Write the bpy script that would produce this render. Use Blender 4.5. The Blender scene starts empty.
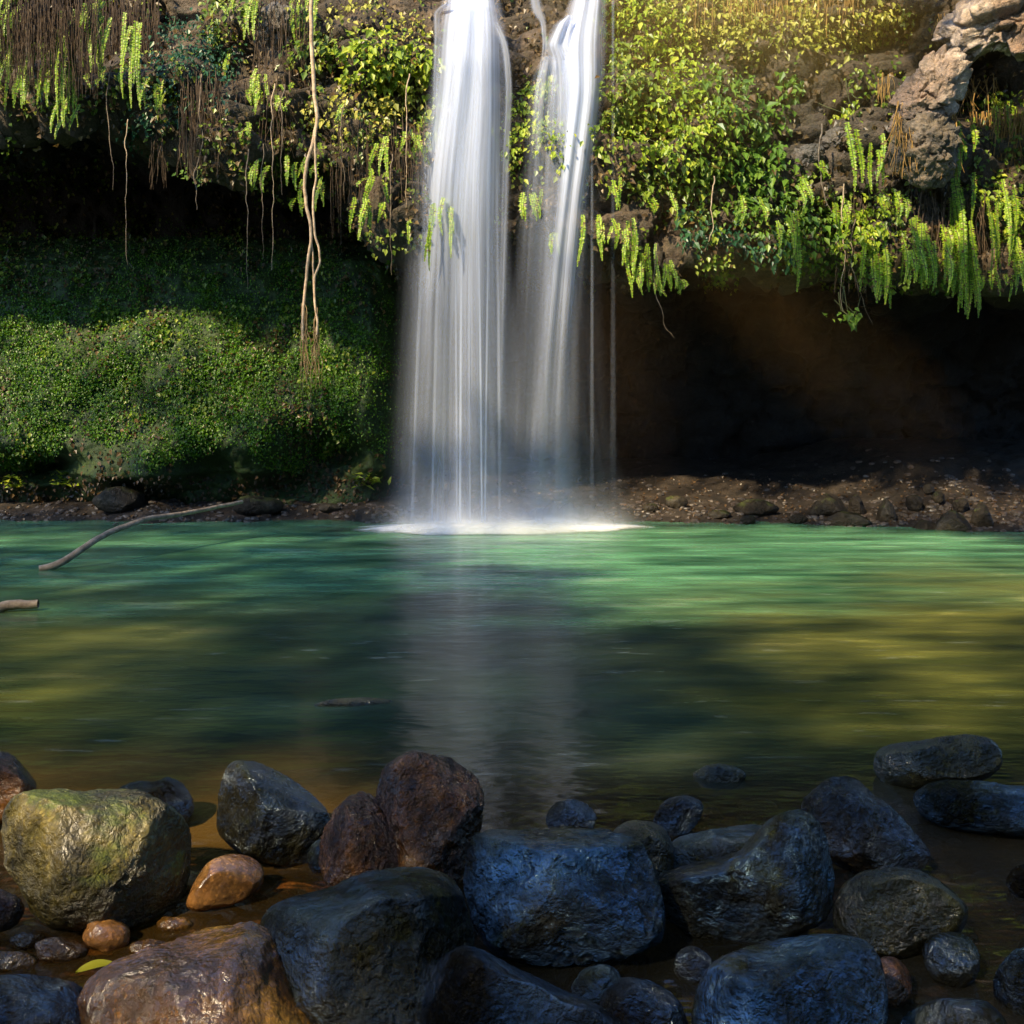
import bpy, math, random
import numpy as np
from mathutils import Vector
from mathutils.bvhtree import BVHTree
R = math.radians
random.seed(7); rng = np.random.default_rng(7)
scn = bpy.context.scene
COL = scn.collection
# ------------------------------------------------------------------ camera
F = 1000.0; CAMZ = 1.6; HOR = 400.0
def at(px, py, Y):
    return Vector(((px-512)/F*Y, Y, CAMZ-(py-HOR)/F*Y))
def ray(px, py):
    return Vector(((px-512)/F, 1.0, -(py-HOR)/F))
def proj(P):
    P = np.asarray(P, float)
    y = np.maximum(P[..., 1], 1e-3)
    return 512+F*P[..., 0]/y, HOR-F*(P[..., 2]-CAMZ)/y
cd = bpy.data.cameras.new('camera'); cam = bpy.data.objects.new('camera', cd); COL.objects.link(cam)
cam.location = (0, 0, CAMZ); cam.rotation_euler = (R(90), 0, 0)
cd.sensor_width = 36; cd.lens = 36*F/1024; cd.shift_y = -(512-HOR)/1024; cd.clip_end = 2000; cd.clip_start = .05
scn.camera = cam
# ------------------------------------------------------------------ noise
def _h(ix, iy, iz, s):
    n = (ix.astype(np.int64)*374761393 + iy.astype(np.int64)*668265263 + iz.astype(np.int64)*2147483647 + s*974634777) & 0xffffffff
    n = ((n ^ (n >> 13))*1274126177) & 0xffffffff
    n = ((n ^ (n >> 15))*2246822519) & 0xffffffff
    return ((n ^ (n >> 16)) & 0xffffff)/float(0xffffff)
def vnoise(P, s=0):
    i = np.floor(P); f = P-i; f = f*f*f*(f*(f*6-15)+10)
    x, y, z = i[:, 0], i[:, 1], i[:, 2]; r = 0
    for a in (0, 1):
        for b in (0, 1):
            for c in (0, 1):
                w = (f[:, 0] if a else 1-f[:, 0])*(f[:, 1] if b else 1-f[:, 1])*(f[:, 2] if c else 1-f[:, 2])
                r = r+w*_h(x+a, y+b, z+c, s)
    return r*2-1
def fbm(P, o=4, s=0, g=.5):
    r = 0; a = 1; t = 0
    for k in range(o):
        r = r+a*vnoise(P*(2.03**k)+k*17.3, s+k); t += a; a *= g
    return r/t
def voro(P, s=0):
    i = np.floor(P); d1 = np.full(len(P), 9.); d2 = d1.copy(); cid = np.zeros(len(P))
    for a in (-1, 0, 1):
        for b in (-1, 0, 1):
            for c in (-1, 0, 1):
                q = i+np.array([a, b, c])
                j = np.stack([_h(q[:, 0], q[:, 1], q[:, 2], s+k) for k in (1, 2, 3)], 1)
                d = np.linalg.norm(q+j*.9-P, axis=1); hid = j[:, 0]
                m = d < d1
                d2 = np.where(m, d1, np.minimum(d2, d)); cid = np.where(m, hid, cid); d1 = np.where(m, d, d1)
    return d1, d2, cid
def sstep(a, b, x):
    t = np.clip((x-a)/(b-a), 0, 1); return t*t*(3-2*t)
# ------------------------------------------------------------------ mesh / object helpers
def mesh(name, V, Fc, smooth=True):
    me = bpy.data.meshes.new(name)
    V = np.asarray(V, np.float32); Fc = np.asarray(Fc, np.int32); n, k = Fc.shape
    me.vertices.add(len(V)); me.vertices.foreach_set('co', V.ravel())
    me.loops.add(n*k); me.loops.foreach_set('vertex_index', Fc.ravel())
    me.polygons.add(n); me.polygons.foreach_set('loop_start', np.arange(0, n*k, k, dtype=np.int32))
    me.polygons.foreach_set('loop_total', np.full(n, k, np.int32))
    me.polygons.foreach_set('use_smooth', np.full(n, smooth))
    me.update(calc_edges=True); me.validate()
    return me
def link(name, me, m, parent=None, loc=None, **kw):
    o = bpy.data.objects.new(name, me); COL.objects.link(o)
    if m is not None and me is not None: me.materials.append(m)
    if parent is not None: o.parent = parent
    if loc is not None: o.location = loc
    for k, v in kw.items(): o[k] = v
    return o
def thing(name, label, cat, loc=(0, 0, 0), group=None):
    o = bpy.data.objects.new(name, None); COL.objects.link(o); o.location = loc
    o.empty_display_size = .1; o['label'] = label; o['category'] = cat
    if group: o['group'] = group
    return o
def grid_faces(nu, nv):
    i = np.arange(nu-1)[:, None]*nv+np.arange(nv-1)[None, :]
    return np.stack([i, i+nv, i+nv+1, i+1], -1).reshape(-1, 4)
def setuv(me, uv):
    l = me.uv_layers.new(name='UVMap'); idx = np.empty(len(me.loops), np.int32); me.loops.foreach_get('vertex_index', idx)
    l.data.foreach_set('uv', np.asarray(uv, np.float32)[idx].ravel())
# ------------------------------------------------------------------ node helper
class N:
    def __init__(s, name, bump_only=False):
        s.m = bpy.data.materials.new(name); s.m.use_nodes = True; s.t = s.m.node_tree
        s.t.nodes.clear(); s.out = s.t.nodes.new('ShaderNodeOutputMaterial')
    def n(s, typ, **kw):
        d = s.t.nodes.new('ShaderNode'+typ)
        for k, v in kw.items():
            if k.startswith('_'): setattr(d, k[1:], v)
            else:
                key = k.replace('__', ' ')
                inp = d.inputs[int(key[1:])] if key[0] == 'i' and key[1:].isdigit() else d.inputs[key]
                if isinstance(v, bpy.types.NodeSocket): s.t.links.new(v, inp)
                else: inp.default_value = v
        return d
    def math(s, op, a, b=0.5, clamp=False):
        d = s.n('Math', _operation=op, _use_clamp=clamp, i0=a, i1=b); return d.outputs[0]
    def ramp(s, fac, stops, interp='LINEAR'):
        d = s.n('ValToRGB'); s.t.links.new(fac, d.inputs[0]); r = d.color_ramp; r.interpolation = interp
        while len(r.elements) < len(stops): r.elements.new(.5)
        for e, (p, c) in zip(r.elements, stops):
            e.position = p; e.color = (c, c, c, 1) if isinstance(c, (int, float)) else (*c, 1)
        return d.outputs[0]
    def mix(s, f, a, b, typ='MIX'):
        d = s.n('Mix', _data_type='RGBA', _blend_type=typ)
        for i, v in ((0, f), (6, a), (7, b)):
            if isinstance(v, bpy.types.NodeSocket): s.t.links.new(v, d.inputs[i])
            else: d.inputs[i].default_value = v if isinstance(v, float) else (*v, 1)
        return d.outputs[2]
    def noise(s, co, scale, detail=4, rough=.55, **kw):
        return s.n('TexNoise', Vector=co, Scale=float(scale), Detail=float(detail), Roughness=float(rough), **kw).outputs[0]
    def coord(s, sc=(1, 1, 1), rand=True, which='Object'):
        c = s.n('TexCoord').outputs[which]
        if rand:
            r = s.n('ObjectInfo').outputs['Random']; v = s.math('MULTIPLY', r, 57.0)
            return s.n('VectorMath', _operation='ADD', i0=c, i1=s.n('CombineXYZ', X=v, Y=v, Z=v).outputs[0]).outputs[0]
        if sc != (1, 1, 1): return s.n('Mapping', Vector=c, Scale=sc).outputs[0]
        return c
    def done(s, sh):
        s.t.links.new(sh, s.out.inputs['Surface']); return s.m

def rock_mat(name, cols, scale=9., rough=(.18, .5), moss=None, mossamt=0., bump=.9, bd=.042, crin=55., spec=.5, ior=2.1, tint=None, dark=1.):
    """wet rock: blotchy mineral colours, pitted crinkled skin, optional moss on faces looking up"""
    k = N(name); co = k.coord()
    n1 = k.noise(co, scale*.6, 7, .68); n2 = k.noise(co, scale*.35, 4, .6); n3 = k.noise(co, scale*6, 5, .7)
    c = k.ramp(n1, [(.3, cols[0]), (.5, cols[1]), (.68, cols[2])])
    c = k.mix(k.ramp(n2, [(.42, 0.), (.6, 1.)]), c, cols[3] if len(cols) > 3 else cols[0])
    c = k.mix(k.ramp(n3, [(.35, .55), (.62, 0.)]), c, (.006, .006, .006))
    wet = k.ramp(k.noise(co, scale*1.7, 4, .6), [(.38, rough[0]), (.66, rough[1])])
    if moss is not None:
        nz = k.n('SeparateXYZ', Vector=k.n('NewGeometry').outputs['Normal']).outputs[2]
        mn = k.noise(co, scale*.9, 5, .65)
        f = k.math('ADD', k.math('MULTIPLY', nz, .25), mn)
        f = k.ramp(f, [(.75-mossamt, 0.), (.86-mossamt, 1.)])
        mc = k.ramp(n3, [(.3, tuple(v*.45 for v in moss)), (.65, moss)])
        c = k.mix(f, c, mc)
        wet = k.mix(.7 if tint is None else .25, wet, k.mix(f, wet, (.6, .6, .6)))
    gr = k.n('TexVoronoi', _feature='F1', Vector=co, Scale=130.).outputs[1]; gv = k.n('SeparateXYZ', Vector=gr).outputs[0]
    c = k.mix(k.ramp(gv, [(.0, 0.), (.8, .0), (.95, .5)]), c, k.mix(1., c, (2.6, 2.5, 2.2), 'MULTIPLY'))
    warp = k.n('VectorMath', _operation='ADD', i0=co, i1=k.n('VectorMath', _operation='SCALE', i0=k.n('TexNoise', Vector=co, Scale=18., Detail=2.).outputs[1], Scale=.06).outputs[0]).outputs[0]
    c = k.mix(k.ramp(k.noise(co, scale*.8, 5, .7), [(.36, .85), (.55, 0.)]), c, k.mix(1., c, (.18, .17, .16), 'MULTIPLY'))
    if dark < 1: c = k.mix(1., c, (dark, dark, dark), 'MULTIPLY')
    vo = k.n('TexVoronoi', _feature='SMOOTH_F1', Vector=warp, Scale=crin, Smoothness=.35).outputs[0]
    vo2 = k.n('TexVoronoi', _feature='F1', Vector=warp, Scale=crin*2.3).outputs[0]
    hgt = k.math('ADD', k.math('MULTIPLY', vo, -.45), k.math('MULTIPLY', n3, .8))
    hgt = k.math('ADD', hgt, k.math('MULTIPLY', vo2, -.2))
    hgt = k.math('ADD', hgt, k.math('MULTIPLY', k.noise(co, 11, 8, .62), 2.2))
    b = k.n('Bump', Strength=k.math('MULTIPLY', k.ramp(n2, [(.4, .3), (.6, 1.)]), bump), Distance=bd, Height=hgt)
    p = k.n('BsdfPrincipled', Base__Color=c, Roughness=wet, Normal=b.outputs[0], IOR=ior)
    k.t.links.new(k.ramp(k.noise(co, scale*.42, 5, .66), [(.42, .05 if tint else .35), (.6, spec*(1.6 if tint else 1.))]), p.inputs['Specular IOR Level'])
    if tint: p.inputs['Specular Tint'].default_value = (*tint, 1)  # blue sky reflection put into the specular colour
    return k.done(p.outputs[0])

def leaf_mat(name, a, b, c, rough=.4, trans=.35, brown=0.):
    k = N(name); r = k.n('NewGeometry').outputs['Random Per Island']
    st = [(0., a), (.5, b), (1., c)]
    col = k.ramp(r, st)
    if brown: col = k.mix(k.ramp(r, [(1-brown, 0.), (1-brown+.01, 1.)]), col, (.16, .09, .025))
    p = k.n('BsdfPrincipled', Base__Color=col, Roughness=rough)
    t = k.n('BsdfTranslucent', Color=k.mix(.5, col, (1., 1., .3), 'MULTIPLY'))
    return k.done(k.n('MixShader', Fac=trans, i1=p.outputs[0], i2=t.outputs[0]).outputs[0])

# ---- cliff rock
def cliff_mat():
    k = N('cliff_rock'); co = k.coord(rand=False)
    n1 = k.noise(co, 1.1, 8, .65); n2 = k.noise(co, 5., 6, .7); n3 = k.noise(co, 28., 4, .7)
    c = k.ramp(n1, [(.3, (.035, .026, .018)), (.5, (.10, .068, .042)), (.68, (.23, .16, .105))])
    c = k.mix(k.ramp(n2, [(.4, 0.), (.62, .8)]), c, (.055, .045, .02))
    c = k.mix(k.ramp(n3, [(.35, .7), (.6, 0.)]), c, (.015, .012, .008))
    # dark basalt; the hollow's shade is painted in, near black with depth
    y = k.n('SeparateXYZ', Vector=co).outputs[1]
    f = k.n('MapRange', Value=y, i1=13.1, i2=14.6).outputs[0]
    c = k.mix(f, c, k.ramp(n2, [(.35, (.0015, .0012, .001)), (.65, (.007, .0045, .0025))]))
    h = k.math('ADD', n2, k.math('MULTIPLY', n3, .35))
    b = k.n('Bump', Strength=.9, Distance=.12, Height=h)
    return k.done(k.n('BsdfPrincipled', Base__Color=c, Roughness=.75, Normal=b.outputs[0]).outputs[0])
def soil_mat(name, c1, c2, c3, sc=3.):
    k = N(name); co = k.coord(rand=False)
    n2 = k.noise(co, sc, 6, .7); n3 = k.noise(co, sc*9, 4, .7)
    c = k.ramp(n2, [(.35, c1), (.5, c2), (.66, c3)])
    c = k.mix(k.ramp(n3, [(.35, .7), (.6, 0.)]), c, tuple(v*.25 for v in c1))
    b = k.n('Bump', Strength=.8, Distance=.05, Height=k.math('ADD', n2, k.math('MULTIPLY', n3, .5)))
    return k.done(k.n('BsdfPrincipled', Base__Color=c, Roughness=.7, Normal=b.outputs[0]).outputs[0])

# ------------------------------------------------------------------ THE SETTING
# --- cliff with its deep hollow: a grid swept along X, profile from the top edge over the face, under the lip and down the back wall
def interp(x, pts):
    return np.interp(x, [p[0] for p in pts], [p[1] for p in pts])
xs = np.linspace(-11.5, 11.5, 420)
ts = np.concatenate([np.linspace(0, 1, 25)[:-1], np.linspace(1, 2, 170)[:-1], np.linspace(2, 3, 50)[:-1], np.linspace(3, 4, 60)])
X, T = np.meshgrid(xs, ts, indexing='ij')
px_of = 512+X*F/12.2
lipz = interp(px_of, [(-500, 4.6), (0, 5.35), (120, 5.2), (200, 4.7), (250, 4.75), (330, 4.5), (390, 3.7), (430, 3.9), (520, 3.9), (600, 3.6), (680, 3.3), (760, 3.45), (830, 3.35), (950, 3.2), (1024, 3.1), (1500, 3.0)])
lipz = lipz+.12*fbm(np.stack([X.ravel()*2.2, X.ravel()*0, X.ravel()*0], 1), 3, 5).reshape(X.shape)
yl = 12.25-.06*np.maximum(np.abs(X)-6.5, 0)**1.6-.12*X/6
Ycl = np.zeros_like(X); Zcl = np.zeros_like(X)
def seg(m, a, b, e=1.):
    t = (T[m]-np.floor(T[m]))
    t = np.where((T[m] >= 4), 1, t)**e
    Ycl[m] = a[0][m]+(b[0][m]-a[0][m])*t; Zcl[m] = a[1][m]+(b[1][m]-a[1][m])*t
top = (yl+9, 7.7+0*X); edge = (yl+.9, 7.35+0*X); lip = (yl, lipz); rf = (yl+4.3, lipz+.35); wall = (yl+5.6, -0.6+0*X)
seg(T < 1, top, edge); seg((T >= 1) & (T < 2), edge, lip); seg((T >= 2) & (T < 3), lip, rf, .9); seg(T >= 3, rf, wall)
m = T >= 3; Ycl[m] += np.sin(np.clip(T[m]-3, 0, 1)*math.pi)*.5
P = np.stack([X, Ycl, Zcl], -1)
du = np.gradient(P, axis=0); dv = np.gradient(P, axis=1)
nrm = np.cross(dv, du); nrm /= np.linalg.norm(nrm, axis=-1, keepdims=True)+1e-9
# make sure normals look out of the rock (towards the pool on the face)
if nrm[200, 100, 1] > 0: nrm = -nrm
Pf = P.reshape(-1, 3)
d1, d2, cid = voro(Pf*np.array([1.3, 1.3, 2.1])+.4*fbm(Pf*1.7, 3, 3)[:, None], 4)
e1, e2, eid = voro(Pf*np.array([3.4, 3.4, 5.0])+.4*fbm(Pf*3, 2, 6)[:, None], 9)
disp = .45*fbm(Pf*.8, 4, 1)+.16*(cid-.5)*2+.22*np.minimum(d2-d1, .35)/.35*.8+.03*(eid-.5)*2+.04*np.minimum(e2-e1, .3)/.3+.06*fbm(Pf*7, 3, 2)
w = np.clip(T.reshape(-1)-.6, .1, 1)
tt = T.reshape(-1)
w = w*np.where((tt > 3), .8, 1)
Pf = Pf+nrm.reshape(-1, 3)*(disp*w)[:, None]
# ledges, hollows and bulges, given where they lie on the face (X, Z, rx, rz, push towards +Y)
qx, qy = proj(Pf)
for cx, cy, rx, ry, a in [(995, 78, 55, 34, 1.3), (875, 32, 40, 16, .6), (235, 60, 28, 22, .35), (120, 20, 90, 30, .5), (60, 5, 60, 18, .5), (975, 20, 60, 22, -.45), (925, 140, 40, 45, -.35),
                          (480, 60, 20, 200, .1), (505, 60, 95, 330, .55), (300, 60, 50, 40, -.15), (775, 130, 60, 30, .3), (700, 120, 60, 60, -.2), (810, 140, 25, 30, -.1)]:
    g = np.exp(-((qx-cx)/rx)**2-((qy-cy)/ry)**2)*(tt < 2.05)
    Pf[:, 1] += a*g
cliff_me = mesh('cliff', Pf, grid_faces(len(xs), len(ts))[:, ::-1])
M_cliff = cliff_mat()
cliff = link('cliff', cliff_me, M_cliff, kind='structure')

# --- mossy bank bulging out below the lip on the left
xs2 = np.linspace(-10.5, -1.0, 300); ts2 = np.linspace(0, 1, 190)
X, T = np.meshgrid(xs2, ts2, indexing='ij')
pf = 512+X*F/13.8
fade = sstep(455, 360, pf)     # sinks back into the wall towards the fall
topz = 4.1-.3*fade
prof_y = np.interp(T, [0, .25, .55, .78, .87, .93, 1], [16.2, 14.75, 14.0, 13.55, 13.6, 14.0, 14.2])
prof_z = np.interp(T, [0, .25, .55, .78, .87, .93, 1], [4.2, 3.6, 2.2, 1.05, .62, .35, -.1])
prof_y = prof_y+(1-fade)*2.6
P = np.stack([X, prof_y, prof_z], -1).reshape(-1, 3)
bulge = .30*fbm(P*np.array([.7, .7, .9]), 4, 31)+.13*fbm(P*3.1, 3, 33)+.03*fbm(P*14, 2, 34)
P[:, 1] -= bulge
P[:, 2] += .1*fbm(P*1.3, 3, 36)
qx, qy = proj(P)
for cx, cy, rx, ry, a in [(25, 468, 38, 13, .9), (320, 458, 55, 30, .9), (205, 470, 30, 16, .5), (160, 470, 26, 26, -.35), (255, 440, 25, 30, -.3), (285, 480, 20, 15, .4), (110, 482, 22, 22, -.3)]:
    P[:, 1] += a*np.exp(-((qx-cx)/rx)**2-((qy-cy)/ry)**2)
bank_me = mesh('mossy_bank', P, grid_faces(len(xs2), len(ts2))[:, ::-1])
bank = link('mossy_bank', bank_me, soil_mat('bank_soil', (.008, .022, .002), (.02, .05, .003), (.045, .07, .008), 2.2), kind='structure')

# --- gravel shore at the foot of the hollow
xs3 = np.linspace(-10.5, 10.5, 380); ys3 = np.linspace(11.3, 18.2, 110)
X, Yg = np.meshgrid(xs3, ys3, indexing='ij')
edgeY = 13.15-.9*sstep(2.5, 6, X)+.15*np.sin(X*1.7)+.1*np.sin(X*4.1)
P = np.stack([X, Yg, 0*X], -1).reshape(-1, 3)
d = (Yg-edgeY).ravel()
hh = np.where(d < 0, d*.45, .28*(1-np.exp(-d*.9))+.06*d*sstep(0, 3, d))
hh += np.where(d > -.4, 1, .3)*(.07*fbm(P*2.2, 3, 41)+.035*fbm(P*9, 3, 42))
hh += .35*sstep(4.0, 6.0, P[:, 0])*sstep(.6, 2.6, d)
P[:, 2] = hh
shore_me = mesh('shore', P, grid_faces(len(xs3), len(ys3)))
shore = link('shore', shore_me, soil_mat('shore_soil', (.012, .009, .006), (.034, .023, .015), (.07, .05, .034), 4.), kind='structure')

# --- bed of the pool and the stream below it
xs4 = np.linspace(-9, 9, 260); ys4 = np.linspace(-1.5, 12.5, 220)
X, Yg = np.meshgrid(xs4, ys4, indexing='ij')
P = np.stack([X, Yg, 0*X], -1).reshape(-1, 3)
zb = np.interp(P[:, 1], [-1.5, 0, 2.4, 4.2, 6, 9, 12.5], [.25, -.05, -.15, -.3, -.7, -1.1, -1.2])
zb += .06*fbm(P*1.4, 3, 51)+.03*fbm(P*7, 3, 52)
P[:, 2] = zb
bed_me = mesh('pool_bed', P, grid_faces(len(xs4), len(ys4)))
link('pool_bed', bed_me, soil_mat('bed_gravel', (.035, .022, .01), (.09, .055, .022), (.20, .13, .05), 5.), kind='structure')
g = mesh('ground', [(-400, -400, -1.5), (400, -400, -1.5), (400, 400, -1.5), (-400, 400, -1.5)], [(0, 1, 2, 3)])
link('ground', g, soil_mat('ground_soil', (.02, .02, .01), (.04, .04, .015), (.06, .05, .02), .5), kind='structure')
# banks of the gorge beside and behind the viewer, out of the picture
def side_bank(name, pts, seed, sg=1, hgt=1.9):
    L = np.array(pts, float); u = np.linspace(0, 1, 120); v = np.linspace(0, 1, 40)
    base = np.stack([np.interp(u*(len(L)-1), range(len(L)), L[:, i]) for i in range(2)], 1)
    tg = np.gradient(base, axis=0); tg /= np.linalg.norm(tg, axis=1, keepdims=True); nn = np.stack([tg[:, 1], -tg[:, 0]], 1)
    V = []
    for i in range(120):
        for t in v: V.append((base[i, 0]+nn[i, 0]*sg*2.4*t**.7, base[i, 1]+nn[i, 1]*sg*2.4*t**.7, -.7+hgt*t))
    V = np.array(V); V[:, :2] += (.5*fbm(V*.6, 4, seed))[:, None]; V[:, 2] += .3*fbm(V, 3, seed+3)
    return link(name, mesh(name, V, grid_faces(120, 40)), bank.data.materials[0], kind='structure')
side_bank('gorge_bank', [(-7.9, 11.8), (-7.9, 8), (-7.2, 4), (-6, 1), (-4.5, -3), (0, -4.5)], 71)
side_bank('gorge_bank', [(0, -4.5), (4.5, -3), (6, 1), (7.2, 4), (7.9, 8), (7.8, 11.8)], 77, hgt=3.)

# --- water
def water_mat():
    k = N('pool_water'); co = k.coord(rand=False)
    sx = k.n('SeparateXYZ', Vector=co); x, y = sx.outputs[0], sx.outputs[1]
    st = lambda s, a, d=4: k.noise(k.n('Mapping', Vector=co, Scale=(s, s*a, 1)).outputs[0], 1., d, .6)
    fine = st(1.3, 5.); soft = k.math('ADD', k.math('MULTIPLY', st(.55, 3.2, 3), .72), k.math('MULTIPLY', fine, .28)); mid = st(.45, 2.4); big = st(.22, 1.3, 2)
    def rng_(v, a, b): return k.n('MapRange', _interpolation_type='SMOOTHSTEP', Value=v, i1=float(a), i2=float(b)).outputs[0]
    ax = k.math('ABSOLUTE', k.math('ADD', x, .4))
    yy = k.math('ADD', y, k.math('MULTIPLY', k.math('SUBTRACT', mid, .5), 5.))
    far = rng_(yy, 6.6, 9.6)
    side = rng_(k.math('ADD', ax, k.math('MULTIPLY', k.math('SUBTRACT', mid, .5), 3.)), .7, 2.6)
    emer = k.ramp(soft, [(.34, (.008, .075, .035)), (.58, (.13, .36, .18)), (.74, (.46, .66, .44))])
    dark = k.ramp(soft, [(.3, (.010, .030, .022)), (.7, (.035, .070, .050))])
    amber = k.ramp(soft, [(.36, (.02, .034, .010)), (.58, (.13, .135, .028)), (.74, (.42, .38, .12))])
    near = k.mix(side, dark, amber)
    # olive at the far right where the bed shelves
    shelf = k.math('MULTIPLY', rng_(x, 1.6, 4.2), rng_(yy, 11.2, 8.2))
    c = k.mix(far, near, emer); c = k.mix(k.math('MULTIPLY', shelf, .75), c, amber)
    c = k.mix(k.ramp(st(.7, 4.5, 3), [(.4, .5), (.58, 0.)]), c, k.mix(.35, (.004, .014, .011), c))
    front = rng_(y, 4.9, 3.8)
    brown = k.ramp(soft, [(.34, (.008, .009, .007)), (.6, (.022, .022, .018)), (.74, (.10, .10, .10))])  # near-black tones paint the shade between the boulders into the water
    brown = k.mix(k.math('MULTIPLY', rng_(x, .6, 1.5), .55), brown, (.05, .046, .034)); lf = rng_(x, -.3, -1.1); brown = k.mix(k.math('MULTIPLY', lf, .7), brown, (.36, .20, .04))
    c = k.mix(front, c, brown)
    # churned bubbles drifting off the fall: thin paler streaks
    foam = k.math('MULTIPLY', k.ramp(st(2.2, 4.5, 6), [(.60, 0.), (.74, 1.)]), k.ramp(mid, [(.42, 0.), (.6, .8)]))
    c = k.mix(k.math('MULTIPLY', foam, .35), c, (.55, .62, .62))
    h = k.math('ADD', k.math('MULTIPLY', st(2.2, 2.6, 3), .6), k.math('MULTIPLY', st(.8, 2.), 1.))
    b = k.n('Bump', Strength=.16, Distance=.12, Height=h)
    body = k.n('BsdfPrincipled', Base__Color=c, Roughness=.55); body.inputs['Specular IOR Level'].default_value = 0.
    clear = k.n('BsdfTransparent', Color=(.85, .74, .54, 1))
    tf = k.n('MapRange', _interpolation_type='SMOOTHSTEP', Value=y, i1=5.2, i2=3.3, i3=0., i4=.6).outputs[0]
    tf = k.math('ADD', tf, k.math('MULTIPLY', k.math('MULTIPLY', rng_(x, -.3, -.9), rng_(y, 4., 3.3)), .30), True)
    mx = k.n('MixShader', Fac=tf, i1=body.outputs[0], i2=clear.outputs[0])
    gl = k.n('BsdfGlossy', Color=(1, 1, 1, 1), Roughness=k.n('MapRange', Value=y, i1=3.4, i2=6., i3=.07, i4=.24).outputs[0], Normal=b.outputs[0])
    fr = k.n('Fresnel', IOR=1.33, Normal=b.outputs[0])
    return k.done(k.n('MixShader', Fac=fr.outputs[0], i1=mx.outputs[0], i2=gl.outputs[0]).outputs[0])
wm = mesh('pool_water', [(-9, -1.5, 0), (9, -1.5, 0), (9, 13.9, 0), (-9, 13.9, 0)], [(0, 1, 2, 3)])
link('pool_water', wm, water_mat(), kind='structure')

def bvh(mes):
    V = []; Pg = []; o = 0
    for me in mes:
        a = np.empty(len(me.vertices)*3, np.float32); me.vertices.foreach_get('co', a); V += a.reshape(-1, 3).tolist()
        b = np.empty(len(me.loops), np.int32); me.loops.foreach_get('vertex_index', b); Pg += (b.reshape(-1, 4)+o).tolist(); o += len(me.vertices)
    return BVHTree.FromPolygons(V, Pg)
BV = bvh([cliff_me, bank_me, shore_me])
CAMP = Vector((0, 0, CAMZ))
def hit(px, py):
    d = ray(px, py).normalized(); h = BV.ray_cast(CAMP, d)
    if h[0] is None: return None, None
    n = h[1] if h[1].dot(d) < 0 else -h[1]
    return h[0], n

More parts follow.
